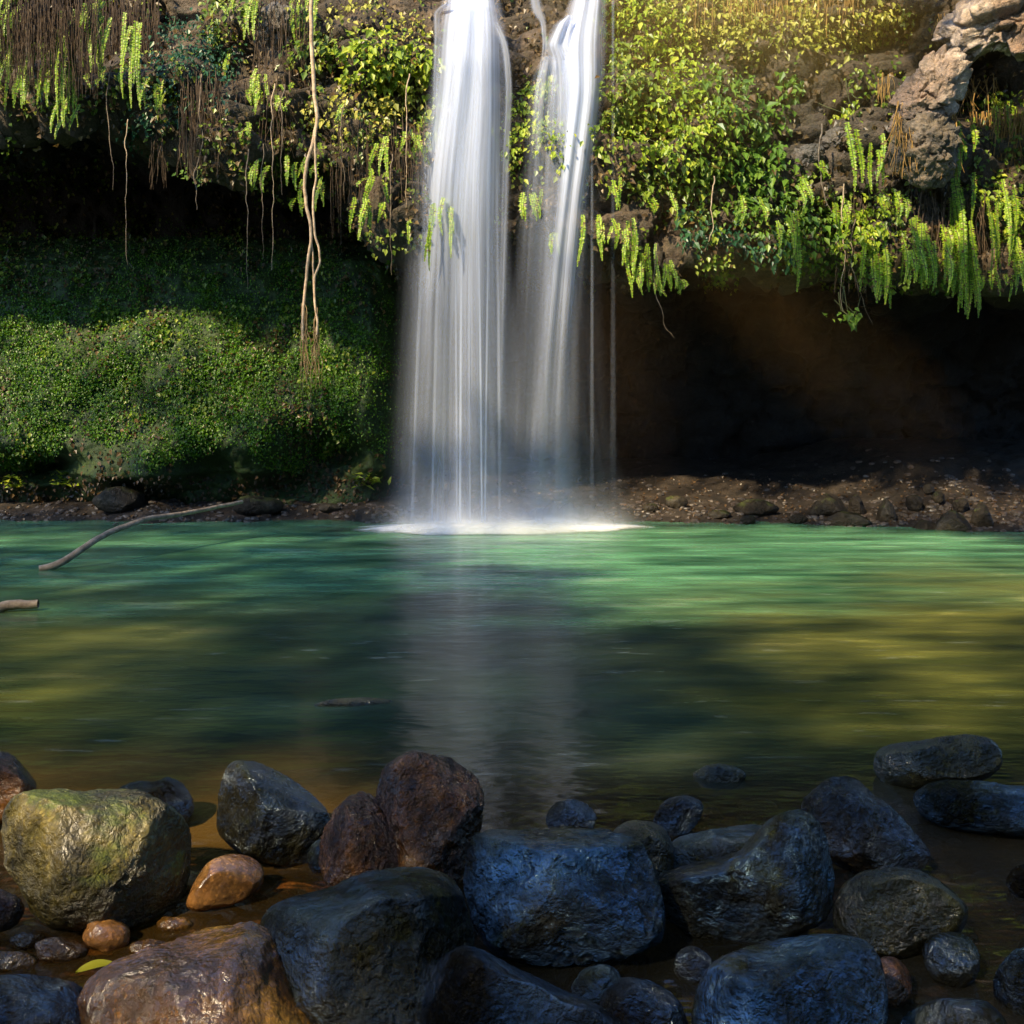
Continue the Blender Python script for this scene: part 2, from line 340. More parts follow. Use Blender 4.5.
# ------------------------------------------------------------------ ROCKS
import bmesh
ICO = {}
def ico(l):
    if l not in ICO:
        b = bmesh.new(); bmesh.ops.create_icosphere(b, subdivisions=l, radius=1)
        ICO[l] = (np.array([v.co[:] for v in b.verts]), np.array([[v.index for v in f.verts] for f in b.faces])); b.free()
    return ICO[l]
def chaikin(p, n=2):
    for _ in range(n):
        q = np.roll(p, -1, 0); p = np.stack([.78*p+.22*q, .22*p+.78*q], 1).reshape(-1, 2)
    return p
def rock(name, label, cat, poly, Y, mat, seed, thick=.95, facets=5, fd=(.62, .85), rough=.05, lvl=6, block=0., group=None, cracks=0., push=.9, box=.8, planes=None, dY=.03):
    poly = np.array(poly, float)
    if poly[:, 1].mean() > 810: poly = poly.mean(0)+(poly-poly.mean(0))*1.035
    A = chaikin(poly)
    c = (A.min(0)+A.max(0))/2*.5+A.mean(0)*.5
    if c[1] > 640:      # river stones: set the depth from where the foot meets the water
        Yf = CAMZ*F/(A[:, 1].max()-HOR); Y = Yf+(A[:, 1].max()-c[1])*Yf/F*math.sin(math.atan((c[1]-HOR)/F))+dY
    C = at(c[0], c[1], Y); d = (C-CAMP).normalized(); r = Vector((1, 0, 0)); u = r.cross(d).normalized(); r = d.cross(u)
    L = []
    for x, y in A:
        v = ray(x, y); t = (C-CAMP).dot(d)/v.dot(d); q = CAMP+v*t-C; L.append((q.dot(r), q.dot(u)))
    L = np.array(L)
    # radius against angle
    th = np.linspace(-math.pi, math.pi, 361); rad = np.zeros(361)
    L2 = np.roll(L, -1, 0)
    for i, a in enumerate(th):
        e = np.array([math.cos(a), math.sin(a)]); s = L2-L
        den = e[0]*s[:, 1]-e[1]*s[:, 0]; den = np.where(abs(den) < 1e-12, 1e-12, den)
        t = (L[:, 0]*s[:, 1]-L[:, 1]*s[:, 0])/den; w_ = (L[:, 0]*e[1]-L[:, 1]*e[0])/den
        ok = (t > 0) & (w_ >= -1e-6) & (w_ <= 1+1e-6); rad[i] = t[ok].max() if ok.any() else 0
    p, Fc = ico(lvl); p = p.copy()
    rr = np.random.default_rng(seed)
    ra = rad.mean(); T = ra*thick
    if planes is None:
        planes = []
        for _ in range(facets):
            n = np.array([rr.uniform(-1, 1), rr.uniform(-.5, 1.), -rr.uniform(.35, 1)]); planes.append((*n, rr.uniform(*fd)))
    # broad lumps first
    p = p*(1+.09*fbm(p*1.3+seed, 3, seed)[:, None])
    for pl in planes:
        n = np.array(pl[:3]); n = n/np.linalg.norm(n); s = p@n-pl[3]
        s = np.where(s > 0, s, 0); p = p-n*(s*push)[:, None]
    rho = np.hypot(p[:, 0], p[:, 1]); an = np.arctan2(p[:, 1], p[:, 0])
    nb = 90; bi = ((an+math.pi)/(2*math.pi)*nb).astype(int) % nb; mx = np.zeros(nb); np.maximum.at(mx, bi, rho)
    mx = np.convolve(np.concatenate([mx[-3:], mx, mx[:3]]), np.ones(7)/7, 'valid')
    rho = rho/np.interp(an, -math.pi+(np.arange(-1, nb+1)+.5)*2*math.pi/nb, np.concatenate([mx[-1:], mx, mx[:1]]))
    Rr = np.interp(an, th, rad)
    # blend towards the mean radius near the axis so the front stays smooth
    k = sstep(0, .75, rho); Rr = Rr*k+ra*(1-k)
    rh = np.where(rho > 0, np.minimum(rho, 1.2)**box, 0)*np.where(rho > 1, 1, 1)
    sgn = np.sign(p[:, 2])
    q = np.stack([np.cos(an)*rh*Rr, np.sin(an)*rh*Rr, sgn*np.abs(p[:, 2])**.9*T], 1)
    nn = q/np.linalg.norm(q, axis=1, keepdims=True)
    qs = q/ra
    dsp = rough*.8*fbm(qs*2.4+seed*3.1, 4, seed+1)+rough*.35*fbm(qs*9+seed, 3, seed+2)
    rough *= 1.3
    if block:
        a1, a2, ci = voro(qs*np.array([1.6, 1.6, 1.6])+.5*fbm(qs*2+seed, 3, seed)[:, None]+seed, seed+5); dsp += block*(ci-.5)-block*.5*np.exp(-((a2-a1)/.06)**2)
        b1, b2, ci = voro(qs*4.3+.4*fbm(qs*4+seed, 3, seed)[:, None], seed+6); dsp += block*.35*(ci-.5)
    if cracks:
        a1, a2, _ = voro(qs*1.3+.35*fbm(qs*3, 3, seed)[:, None]+seed, seed)
        dsp -= cracks*np.exp(-((a2-a1)/.045)**2)*sstep(.45, .55, .5+.5*fbm(qs*1.1+5, 2, seed+8))
    q = q+nn*(dsp*ra)[:, None]
    W = q[:, :1]*np.array(r)[None]+q[:, 1:2]*np.array(u)[None]+q[:, 2:]*np.array(d)[None]
    me = mesh(name, W, Fc)
    o = link(name, me, mat, loc=C, label=label, category=cat)
    if group: o['group'] = group
    return o
M = {}
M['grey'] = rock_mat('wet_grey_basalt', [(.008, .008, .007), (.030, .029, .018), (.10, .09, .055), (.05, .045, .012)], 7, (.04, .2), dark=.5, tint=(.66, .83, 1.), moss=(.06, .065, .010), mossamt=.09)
M['blue'] = rock_mat('wet_blue_sheen_basalt', [(.006, .008, .011), (.02, .025, .028), (.075, .08, .07), (.045, .042, .014)], 8, (.04, .17), bump=1.2, dark=.55, ior=2.3, tint=(.42, .71, 1.), moss=(.06, .065, .015), mossamt=.08)
M['olive'] = rock_mat('wet_olive_basalt', [(.012, .012, .005), (.045, .043, .012), (.09, .08, .03), (.025, .03, .012)], 7, (.06, .25), dark=.6, ior=1.8, moss=(.08, .08, .015), mossamt=.10)
M['brown'] = rock_mat('wet_rust_stone', [(.05, .02, .006), (.24, .10, .02), (.42, .21, .05), (.09, .045, .025)], 8, (.08, .3), bump=1., bd=.035, dark=.7, ior=1.7)
M['gold'] = rock_mat('wet_golden_stone', [(.05, .022, .004), (.17, .08, .012), (.40, .22, .04), (.09, .045, .008)], 6, (.07, .3), bump=.6)
M['moss'] = rock_mat('mossy_river_stone', [(.04, .032, .008), (.15, .12, .03), (.36, .29, .09), (.10, .09, .015)], 6, (.22, .5), moss=(.15, .18, .02), mossamt=.09, bump=1.2, bd=.045, ior=1.7)
M['orange'] = rock_mat('wet_orange_stone', [(.20, .08, .02), (.36, .16, .04), (.5, .26, .08), (.28, .13, .05)], 5, (.08, .3), bump=.3)
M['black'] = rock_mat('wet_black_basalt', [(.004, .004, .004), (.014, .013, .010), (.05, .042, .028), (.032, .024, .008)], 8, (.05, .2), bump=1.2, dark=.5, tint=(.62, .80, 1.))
M['pale'] = rock_mat('dry_pale_rock', [(.14, .09, .055), (.34, .24, .16), (.66, .55, .45), (.24, .14, .08)], 2.4, (.6, .85), bump=.9, bd=.06, crin=14)
M['shorestone'] = rock_mat('shore_stone', [(.016, .012, .008), (.045, .035, .022), (.10, .08, .05), (.03, .022, .014)], 5, (.5, .8), ior=1.45, moss=(.07, .08, .02), mossamt=.06, crin=25)
G = 'river boulders across the front of the pool'
def ell(cx, cy, rx, ry, seed=0, n=12, j=.12):
    rr = random.Random(seed); return [(cx+rx*math.cos(a)*(1+rr.uniform(-j, j)), cy+ry*math.sin(a)*(1+rr.uniform(-j, j))) for a in [2*math.pi*i/n for i in range(n)]]
B = 'boulder'; S = 'stone'
rock(B, 'large rounded mossy boulder, sunlit green and gold, at left', B, [(4,835),(10,802),(28,792),(60,787),(85,791),(110,788),(150,797),(178,812),(190,842),(189,878),(176,903),(140,925),(90,930),(42,925),(24,895),(10,865)], 3.35, M['moss'], 11, planes=[(-.2,.9,-.35,.74),(.1,.35,-.9,.78),(.8,-.2,-.6,.74),(-.7,.1,-.6,.8)], rough=.06, cracks=.02)
rock(B, 'wet reddish boulder cut off by the left edge, behind the mossy one', B, [(-45,770),(-20,752),(0,750),(14,755),(26,768),(38,782),(34,800),(20,815),(-10,830),(-45,830)], 3.9, M['brown'], 12, lvl=5)
rock(S, 'small dark stone peeping up behind the mossy boulder', S, [(100,800),(118,787),(140,779),(156,782),(168,775),(184,783),(194,800),(194,815),(182,830),(140,835),(105,825)], 3.85, M['black'], 13, lvl=5, rough=.08)
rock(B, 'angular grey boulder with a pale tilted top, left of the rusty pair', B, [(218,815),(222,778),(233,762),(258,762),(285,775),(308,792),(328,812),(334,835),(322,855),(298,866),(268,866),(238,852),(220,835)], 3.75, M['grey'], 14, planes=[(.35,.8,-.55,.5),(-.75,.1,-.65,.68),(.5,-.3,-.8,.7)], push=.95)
rock(S, 'glossy orange stone in the milky stream below the angular grey boulder', S, [(184,905),(196,880),(208,862),(228,854),(250,856),(263,868),(262,885),(246,900),(220,908),(198,912)], 3.3, M['orange'], 15, lvl=5, rough=.02, facets=3)
rock(S, 'round golden stone under the water below the mossy boulder', S, ell(108, 936, 23, 17, 3), 2.98, M['orange'], 16, lvl=4, rough=.02, facets=0)
for i, (x, y, rx, ry) in enumerate([(60, 950, 26, 14), (30, 942, 20, 10), (150, 948, 20, 9), (10, 962, 26, 12), (175, 925, 18, 8)]):
    rock(S, ['flat brown stone under water at the foot of the mossy boulder', 'dull submerged stone near the left edge', 'small submerged stone right of the round golden one', 'flat submerged stone cut off by the left edge, above the black rock', 'submerged stone between mossy boulder and golden slab'][i], S, ell(x, y, rx, ry, 20+i), 2.92, M['gold'], 30+i, lvl=4, rough=.03, facets=2, group='submerged stones')
rock(B, 'broad flat golden slab, wet and sunlit, at bottom left', B, [(75,1000),(92,975),(125,955),(170,940),(215,925),(252,922),(285,938),(305,985),(320,1040),(300,1090),(180,1100),(95,1060)], 2.9, M['gold'], 17, planes=[(-.1,.75,-.65,.45),(.6,.5,-.6,.6),(-.7,.3,-.7,.6)], rough=.07)
rock(B, 'black wet boulder in the bottom left corner', B, [(-40,1000),(-15,978),(30,974),(75,984),(100,1000),(122,1022),(130,1070),(60,1100),(-40,1090)], 2.7, M['black'], 18, lvl=5)
rock(S, 'brown stone at the left edge beside the foot of the mossy boulder', S, [(-30,895),(-5,888),(14,895),(26,908),(16,925),(-5,935),(-30,930)], 3.1, M['brown'], 19, lvl=4)
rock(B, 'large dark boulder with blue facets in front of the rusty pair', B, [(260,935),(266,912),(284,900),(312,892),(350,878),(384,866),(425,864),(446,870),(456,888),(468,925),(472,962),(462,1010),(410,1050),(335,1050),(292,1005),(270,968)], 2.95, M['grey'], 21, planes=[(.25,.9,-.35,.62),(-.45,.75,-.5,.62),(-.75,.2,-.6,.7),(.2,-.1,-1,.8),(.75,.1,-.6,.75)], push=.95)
rock(B, 'long sloping dark boulder at bottom centre', B, [(425,1010),(436,968),(455,950),(478,949),(520,968),(560,988),(605,1010),(650,1045),(650,1100),(430,1100)], 2.6, M['black'], 22, planes=[(.3,.9,-.3,.5),(0,-.1,-1,.7)])
rock(B, 'lower brown boulder leaning against the taller rusty one', B, [(320,865),(323,838),(332,812),(350,796),(372,793),(392,812),(412,845),(420,880),(400,900),(350,900),(328,888)], 3.45, M['brown'], 23, cracks=.05, rough=.09)
rock(B, 'tall rusty brown boulder with a knobbly dark crown', B, [(374,800),(382,775),(396,760),(412,753),(440,756),(462,766),(478,780),(483,800),(479,830),(470,862),(450,890),(410,895),(385,860),(374,830)], 3.55, M['brown'], 24, cracks=.05, rough=.09)
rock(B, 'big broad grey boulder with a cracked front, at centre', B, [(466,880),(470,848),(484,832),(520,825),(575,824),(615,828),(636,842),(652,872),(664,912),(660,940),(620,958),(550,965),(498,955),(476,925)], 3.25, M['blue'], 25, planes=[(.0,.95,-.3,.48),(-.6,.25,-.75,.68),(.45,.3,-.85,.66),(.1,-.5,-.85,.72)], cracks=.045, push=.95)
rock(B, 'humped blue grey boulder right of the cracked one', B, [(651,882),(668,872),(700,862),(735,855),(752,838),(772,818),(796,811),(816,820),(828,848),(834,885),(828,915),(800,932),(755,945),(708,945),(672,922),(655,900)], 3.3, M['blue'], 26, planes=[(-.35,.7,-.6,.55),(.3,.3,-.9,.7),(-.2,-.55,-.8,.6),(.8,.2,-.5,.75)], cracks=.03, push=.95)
rock(S, 'rounded brown stone wedged behind the cracked boulder', S, [(612,832),(625,822),(648,821),(665,828),(674,848),(672,875),(655,890),(635,880),(620,855)], 3.65, M['olive'], 27, lvl=5)
rock(S, 'long flat stone lying behind the humped boulder', S, [(665,858),(672,840),(700,832),(745,824),(775,828),(780,850),(750,875),(700,885),(672,875)], 3.7, M['grey'], 28, lvl=5)
rock(S, 'little dark stone sticking out of the water behind the cracked boulder', S, [(546,815),(556,803),(570,799),(588,804),(596,816),(592,832),(565,836),(548,828)], 3.95, M['black'], 29, lvl=5, rough=.1)
rock(S, 'small glistening stone in the water left of the long flat one', S, [(654,818),(662,802),(680,795),(698,798),(704,808),(694,830),(672,838),(656,830)], 3.9, M['black'], 41, lvl=5, rough=.1)
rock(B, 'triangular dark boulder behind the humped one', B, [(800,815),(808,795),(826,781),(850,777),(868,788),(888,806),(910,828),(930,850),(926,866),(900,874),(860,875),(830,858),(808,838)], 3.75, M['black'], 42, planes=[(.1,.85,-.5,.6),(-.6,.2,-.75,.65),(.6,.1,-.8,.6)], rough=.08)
rock(B, 'low round olive boulder right of the humped one', B, [(834,912),(842,888),(860,873),(890,867),(922,872),(948,888),(968,908),(962,930),(938,948),(890,960),(850,950),(838,932)], 3.2, M['olive'], 43, facets=2, rough=.035)
rock(B, 'mossy boulder standing furthest out in the pool, right', B, [(871,765),(878,748),(898,742),(935,738),(970,734),(992,738),(1004,750),(1003,768),(975,785),(920,792),(885,788)], 4.35, M['olive'], 44, facets=3)
rock(B, 'flat blue rock slab cut off by the right edge', B, [(912,798),(920,785),(945,780),(985,782),(1030,786),(1070,792),(1070,825),(1020,838),(960,832),(920,818)], 3.95, M['blue'], 45, facets=3, rough=.09)
rock(B, 'rounded boulder with a bright blue sheen at bottom right', B, [(694,1020),(700,985),(716,962),(745,948),(790,938),(835,934),(866,942),(880,962),(886,1005),(878,1060),(780,1100),(700,1070)], 2.75, M['blue'], 46, planes=[(-.05,.75,-.65,.72),(.5,.3,-.8,.8)], rough=.035)
rock(S, 'small smooth grey stone below the low olive boulder', S, [(922,950),(930,936),(950,931),(970,937),(980,955),(977,978),(958,992),(938,985),(926,968)], 2.95, M['grey'], 47, lvl=5, facets=1, rough=.03)
rock(S, 'dark stone poking in at the right edge', S, [(1006,880),(1014,868),(1035,860),(1060,866),(1060,900),(1025,902),(1010,893)], 3.35, M['black'], 48, lvl=4)
rock(S, 'purplish knobbly stone in the bottom right corner', S, [(992,985),(1002,962),(1018,948),(1050,945),(1050,1020),(1015,1018),(998,1005)], 2.85, M['blue'], 49, lvl=5, rough=.1)
rock(S, 'rounded dark stone at the bottom, left of the blue sheened boulder', S, [(598,1010),(606,988),(628,977),(655,982),(680,1002),(692,1035),(680,1070),(610,1070)], 2.65, M['black'], 50, lvl=5)
rock(S, 'small blue stone in the gap under the cracked boulder', S, [(570,992),(580,972),(600,963),(618,970),(624,988),(612,1004),(585,1006)], 2.85, M['blue'], 51, lvl=4)
rock(S, 'small dark stone between the cracked and the sheened boulders', S, [(672,968),(678,952),(692,944),(708,954),(716,972),(704,985),(682,984)], 2.9, M['black'], 52, lvl=4)
rock(S, 'brown stone tucked against the right of the sheened boulder', S, [(868,975),(880,958),(896,957),(910,972),(912,995),(898,1012),(876,1005)], 2.85, M['brown'], 53, lvl=4)
rock(S, 'submerged pale stone at the bottom right, below the smooth grey one', S, [(900,1020),(930,1000),(975,998),(1005,1015),(1010,1050),(900,1050)], 2.62, M['grey'], 54, lvl=4, facets=2)
rock(S, 'small blue stone between angular grey and lower brown boulders', S, [(306,858),(314,842),(324,838),(332,852),(330,872),(314,876)], 3.5, M['blue'], 55, lvl=4)
rock(S, 'rusty pebble at the bottom beside the golden slab', S, [(296,1030),(312,1012),(330,1014),(338,1035),(325,1060),(300,1055)], 2.6, M['brown'], 56, lvl=4)
rock(S, 'dark stone just breaking the surface in mid pool, right of centre', S, [(690,775),(702,767),(720,763),(738,767),(748,776),(735,790),(705,792)], 4.5, M['olive'], 57, lvl=4, thick=.7, dY=.12)
rock(S, 'low dark rock barely breaking the water left of centre', S, [(310,706),(330,699),(365,697),(395,700),(400,707),(370,712),(330,712)], 5.3, M['olive'], 58, lvl=4, thick=.6, dY=.13)
# stones filling the stream bed between the boulders
SB = []
def scatter_rocks(n, region, size, zc, seed, flat=.6):
    rr = np.random.default_rng(seed); V, Fc = ico(2); VV = []; FF = []; o = 0
    for _ in range(n):
        x, y, z = region(rr); s = rr.uniform(*size)
        q = V*(1+.22*fbm(V*1.5+rr.uniform(0, 90, 3), 2, 3)[:, None])*s*np.array([rr.uniform(.8, 1.3), rr.uniform(.8, 1.3), flat])
        a = rr.uniform(0, 6.3); c, s_ = math.cos(a), math.sin(a); q = q@np.array([[c, s_, 0], [-s_, c, 0], [0, 0, 1]])
        VV.append(q+np.array([x, y, z])); FF.append(Fc+o); o += len(V)
    return np.concatenate(VV), np.concatenate(FF)
V, Fc = scatter_rocks(700, lambda r: (lambda x, y: (x, y, np.interp(y, [0, 2.4, 4.2, 6], [-.05, -.15, -.3, -.7])+.01))(r.uniform(-3.2, 3.2), r.uniform(1.6, 5.2)), (.03, .11), 0, 5)
link('bed_pebbles', mesh('bed_pebbles', V, Fc), rock_mat('bed_pebble', [(.03, .02, .01), (.08, .05, .02), (.16, .10, .04), (.05, .03, .02)], 6, (.3, .6)), kind='stuff')
V, Fc = scatter_rocks(420, lambda r: (lambda x, y: (x, y, -.07-.05*(y-2.4)))(r.uniform(-2.2, -.55), r.uniform(2.3, 3.6)), (.035, .10), 0, 8, .55)
link('golden_pebbles', mesh('golden_pebbles', V, Fc), M['orange'], kind='stuff')
BVS = bvh([shore_me])
def on_shore(x, y):
    h = BVS.ray_cast(Vector((x, y, 5)), Vector((0, 0, -1))); return h[0].z if h[0] else 0
def reg(r):
    x = r.uniform(-7, 7); y = 12.1+r.gamma(1.5, .6); return (x, y, on_shore(x, y))
V, Fc = scatter_rocks(3000, reg, (.012, .055), 0, 6)
link('shore_gravel', mesh('shore_gravel', V, Fc), rock_mat('gravel_stone', [(.02, .014, .009), (.055, .036, .022), (.12, .085, .055), (.07, .035, .018)], 6, (.4, .8)), kind='stuff')
# shore stones one can tell apart
SH = [(258,506,28,10,'flat grey wet stone at the water edge below the mossy bank'),(676,502,12,7,'dark flat topped stone on the shore just right of the fall'),
 (756,508,22,9,'rounded brown stone on the shore halfway along the right side'),(748,520,8,5,'small pale stone at the water edge, right shore'),
 (828,505,20,12,'dark shore stone left of the two pointed ones'),(846,519,26,8,'low grey stone at the water edge left of the first pointed stone'),
 (856,506,10,12,'grey stone close left of the first pointed stone'),(886,511,11,13,'pointed pale topped stone, the left one of two'),
 (952,522,20,12,'broad yellowish stone at the water edge left of the second pointed stone'),(981,515,12,14,'pointed pale topped stone, the right one of two'),
 (926,528,14,8,'dark wet stone in the water edge beside the yellowish stone'),(914,503,10,9,'dull round stone behind the right shore, left of the stacked pair'),
 (929,489,6,6,'upper small round stone at the back of the right shore'),(938,498,7,7,'lower small round stone at the back of the right shore'),
 (961,506,8,8,'small stone resting on the yellowish shore stone'),(968,493,4,4,'tiny stone up the bank near the right edge'),
 (720,515,12,5,'flat stone at the water edge between fall and right shore'),(798,519,10,5,'flat brown stone at the water edge, middle right shore'),
 (650,508,8,5,'small stone near the foam of the fall'),(330,508,12,5,'small dark stone on the left shore near the fall'),(120,500,26,14,'rough brown stone at the foot of the mossy bank')]
for i, (x, y, rx, ry, lb) in enumerate(SH):
    zt = y+ry*.6
    Y = min(13.6, CAMZ*F/max(zt-HOR, 1)); Y = min(Y, 13.3 if x < 700 else 12.9)
    h, n_ = hit(x, y+ry*.7)
    if h is not None and abs(h.y-Y) < 2.2: Y = h.y
    pts = ell(x, y, rx, ry, i+60, 10)
    if 'pointed' in lb: pts = [(x-rx,y+ry),(x-rx*.8,y),(x-rx*.3,y-ry*.9),(x+rx*.1,y-ry),(x+rx*.6,y-ry*.5),(x+rx*1.1,y+ry*.7),(x+rx*.6,y+ry)]
    rock(S, lb, S, pts, Y, M['shorestone'], 100+i, lvl=4, facets=4, group='stones along the far shore')
# big rocks in the cliff
def yhit(px, py, off=0., dflt=12.2):
    h, n_ = hit(px, py); return (h.y if h is not None and h.y < 14 else dflt)-off
rock('cliff_boulder', 'pale sunlit rock jutting out at the top right corner', 'rock', [(940,72),(944,40),(956,8),(972,-40),(1095,-45),(1095,58),(1045,58),(1005,52),(978,56),(960,76)], 11.4, M['pale'], 61, thick=.5, rough=.16, block=.3, facets=9)
rock('cliff_boulder', 'diagonal pale rock running down left from the top right rock', 'rock', [(890,130),(897,98),(917,66),(942,46),(970,54),(968,86),(952,110),(936,132),(910,144)], 11.5, M['pale'], 62, thick=.7, rough=.16, block=.32, facets=8)
M['rootball'] = rock_mat('fibrous_soil', [(.05, .03, .015), (.13, .085, .04), (.22, .15, .08), (.08, .06, .02)], 5, (.7, .9), bump=1., bd=.08, crin=22)
rock('earth_mound', 'rounded lump of rooty brown earth under the pale diagonal rock', 'earth mound', [(896,120),(915,105),(940,108),(955,125),(958,155),(948,180),(925,188),(900,180),(890,155)], 11.6, M['rootball'], 63, rough=.2, block=.2)
M['cliffstone'] = rock_mat('brown_cliff_stone', [(.05, .035, .022), (.12, .08, .05), (.2, .14, .09), (.07, .055, .03)], 3, (.6, .85), bump=.9, bd=.05, crin=16)
CB = [([(786,160),(795,148),(815,142),(826,150),(822,165),(800,172)], 'flat brown block in the right cliff face, lower of three'), ([(818,138),(832,126),(850,130),(852,145),(835,152),(822,148)], 'brown block in the right cliff face, rightmost of three'), ([(806,118),(812,100),(824,96),(828,112),(818,124)], 'small upright block in the right cliff face, topmost of three'),
      ([(258,15),(275,2),(300,8),(303,40),(290,60),(262,58),(252,38)], 'bare brown rock face left of the long hanging root'), ([(222,45),(240,40),(258,60),(245,78),(222,70)], 'dark brown ledge rock left of the bare rock face')]
for i, (pl, lb) in enumerate(CB):
    c = np.mean(pl, 0); rock('cliff_block', lb, 'rock', pl, yhit(c[0], c[1])+.02, M['cliffstone'], 80+i, lvl=5, thick=.8, rough=.08, block=.22, facets=7, group='blocks in the cliff face')

# ------------------------------------------------------------------ FOLIAGE
LG = {k: leaf_mat('leaf_'+k, *v, brown=.1 if k == 'frond' else .04) for k, v in {
    'lime': ((.12, .20, .012), (.27, .38, .02), (.52, .54, .06)), 'mid': ((.06, .12, .010), (.15, .23, .018), (.36, .40, .05)),
    'dark': ((.008, .05, .022), (.02, .09, .035), (.05, .14, .05)), 'gold': ((.20, .21, .02), (.38, .38, .05), (.56, .50, .12)),
    'moss': ((.02, .07, .002), (.055, .16, .003), (.16, .31, .006)), 'frond': ((.14, .28, .01), (.30, .46, .02), (.48, .56, .06)),
    'sprig': ((.06, .13, .015), (.12, .23, .02), (.25, .36, .05))}.items()}
def leaves(C, D, Nn, L, Wd, fold=.18):
    """C base points, D tip directions, Nn face normals, L lengths, Wd widths -> 5-vertex folded leaves"""
    D = D/np.linalg.norm(D, axis=1, keepdims=True); Sd = np.cross(D, Nn); Sd /= np.linalg.norm(Sd, axis=1, keepdims=True)+1e-9
    U = np.cross(Sd, D); L = L[:, None]; Wd = Wd[:, None]
    b = C; m_ = C+D*L*.45-U*L*fold*.3; l = C+D*L*.36+Sd*Wd*.5+U*L*fold*.3; r = C+D*L*.36-Sd*Wd*.5+U*L*fold*.3; t = C+D*L-U*L*fold*.8
    V = np.stack([b, l, m_, r, t], 1).reshape(-1, 3); k = np.arange(len(C))[:, None, None]*5
    Fq = np.array([[0, 1, 2], [1, 4, 2], [0, 2, 3], [2, 4, 3]])[None]+k
    return V, Fq.reshape(-1, 3)
def rand_dirs(n, base, spread, r=rng):
    return np.asarray(base)+r.normal(0, spread, (n, 3))
def tubes(paths, r0, r1, ns=5):
    V = []; Fc = []; o = 0
    for i, p in enumerate(paths):
        p = np.asarray(p, float); n = len(p)
        a0 = r0[i] if hasattr(r0, '__len__') else r0; a1 = r1[i] if hasattr(r1, '__len__') else r1
        tg = np.gradient(p, axis=0); tg /= np.linalg.norm(tg, axis=1, keepdims=True)+1e-9
        ref = np.where(np.abs(tg[:, 2:3]) > .8, np.array([[1., 0, 0]]), np.array([[0, 0, 1.]]))
        A = np.cross(tg, ref); A /= np.linalg.norm(A, axis=1, keepdims=True)+1e-9; Bb = np.cross(tg, A)
        rr = np.linspace(a0, a1, n)[:, None, None]; an = 2*math.pi*np.arange(ns)[None, :, None]/ns
        V.append((p[:, None]+(A[:, None]*np.cos(an)+Bb[:, None]*np.sin(an))*rr).reshape(-1, 3))
        j = np.arange(n-1)[:, None]*ns; k = np.arange(ns)[None]; k2 = (k+1) % ns
        Fc.append(np.stack([j+k, j+k2, j+ns+k2, j+ns+k], -1).reshape(-1, 4)+o)
        o += n*ns
    return np.concatenate(V), np.concatenate(Fc)
def wood_mat(name, a, b):
    k = N(name); co = k.coord(rand=False); n = k.noise(co, 14, 5, .6)
    c = k.ramp(n, [(.35, a), (.65, b)])
    bp = k.n('Bump', Strength=.6, Distance=.01, Height=k.noise(co, 60, 4, .6))
    return k.done(k.n('BsdfPrincipled', Base__Color=c, Roughness=.75, Normal=bp.outputs[0]).outputs[0])
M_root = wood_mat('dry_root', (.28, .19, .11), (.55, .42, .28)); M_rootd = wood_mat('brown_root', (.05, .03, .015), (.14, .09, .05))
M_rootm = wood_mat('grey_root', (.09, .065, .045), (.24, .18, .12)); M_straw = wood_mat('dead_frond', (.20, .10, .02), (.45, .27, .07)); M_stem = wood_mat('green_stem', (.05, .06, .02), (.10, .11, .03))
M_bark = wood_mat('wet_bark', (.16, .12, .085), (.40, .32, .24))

def creeper(name, label, cat, blobs, n, mat, size=(.06, .11), out=.22, seed=0, group=None, droop=1., aspect=.55, stems=5):
    """blobs: (px, py, rx, ry) patches on the cliff; leaves hang off short stems in front of it"""
    r = np.random.default_rng(seed); Cs = []; Ns = []; clump = []
    tot = sum(b[2]*b[3] for b in blobs)
    for (cx, cy, rx, ry) in blobs:
        nb = int(n*rx*ry/tot); nc = max(4, nb//14)
        cl = []
        for _ in range(nc):
            a = r.uniform(0, 6.283); q = r.uniform(0, 1)**.55
            cl.append((cx+rx*q*math.cos(a), cy+ry*q*math.sin(a), r.uniform(.02, out), r.uniform(.4, 1)))
        for _ in range(nb):
            k = cl[r.integers(nc)]; x = k[0]+r.normal(0, rx*.10+4); y = k[1]+r.normal(0, ry*.10+4)
            h, nn = hit(x, y)
            if h is None or h.y > 14.2:
                h = at(x, y, 12.0); nn = Vector((0, -1, 0))
            h = h+nn*(k[2]*r.uniform(.6, 1.2))+Vector((0, -r.uniform(0, out*.6), 0))
            Cs.append(h[:]); Ns.append(nn[:])
    C = np.array(Cs); Nn = np.array(Ns); n = len(C)
    D = np.array([0, -.55, -.75*droop])+Nn*.3+r.normal(0, .42, (n, 3)); U = np.array([0, -.6, .75])+r.normal(0, .33, (n, 3))
    L = r.uniform(*size, n)*r.choice([.6, .9, 1.1, 1.5], n)
    V, Fc = leaves(C, D, U, L, L*aspect)
    c0 = Vector(C.mean(0)); t = thing(name, label, cat, c0, group)
    link('foliage', mesh('foliage', V-np.array(c0), Fc, False), mat, t)
    if stems:
        ps = []
        for i in r.integers(0, n, stems):
            a = C[i]; b = a+np.array([r.normal(0, .15), r.uniform(.1, .3), r.uniform(.15, .45)])
            mm = (a+b)/2+r.normal(0, .04, 3)
            V, Fc = tubes([[b, (b+mm)/2+r.normal(0, .01, 3), mm, (mm+a)/2, a]], .007, .003, 4); link('stem', mesh('stem', V-np.array(c0), Fc), M_stem, t)
    return t
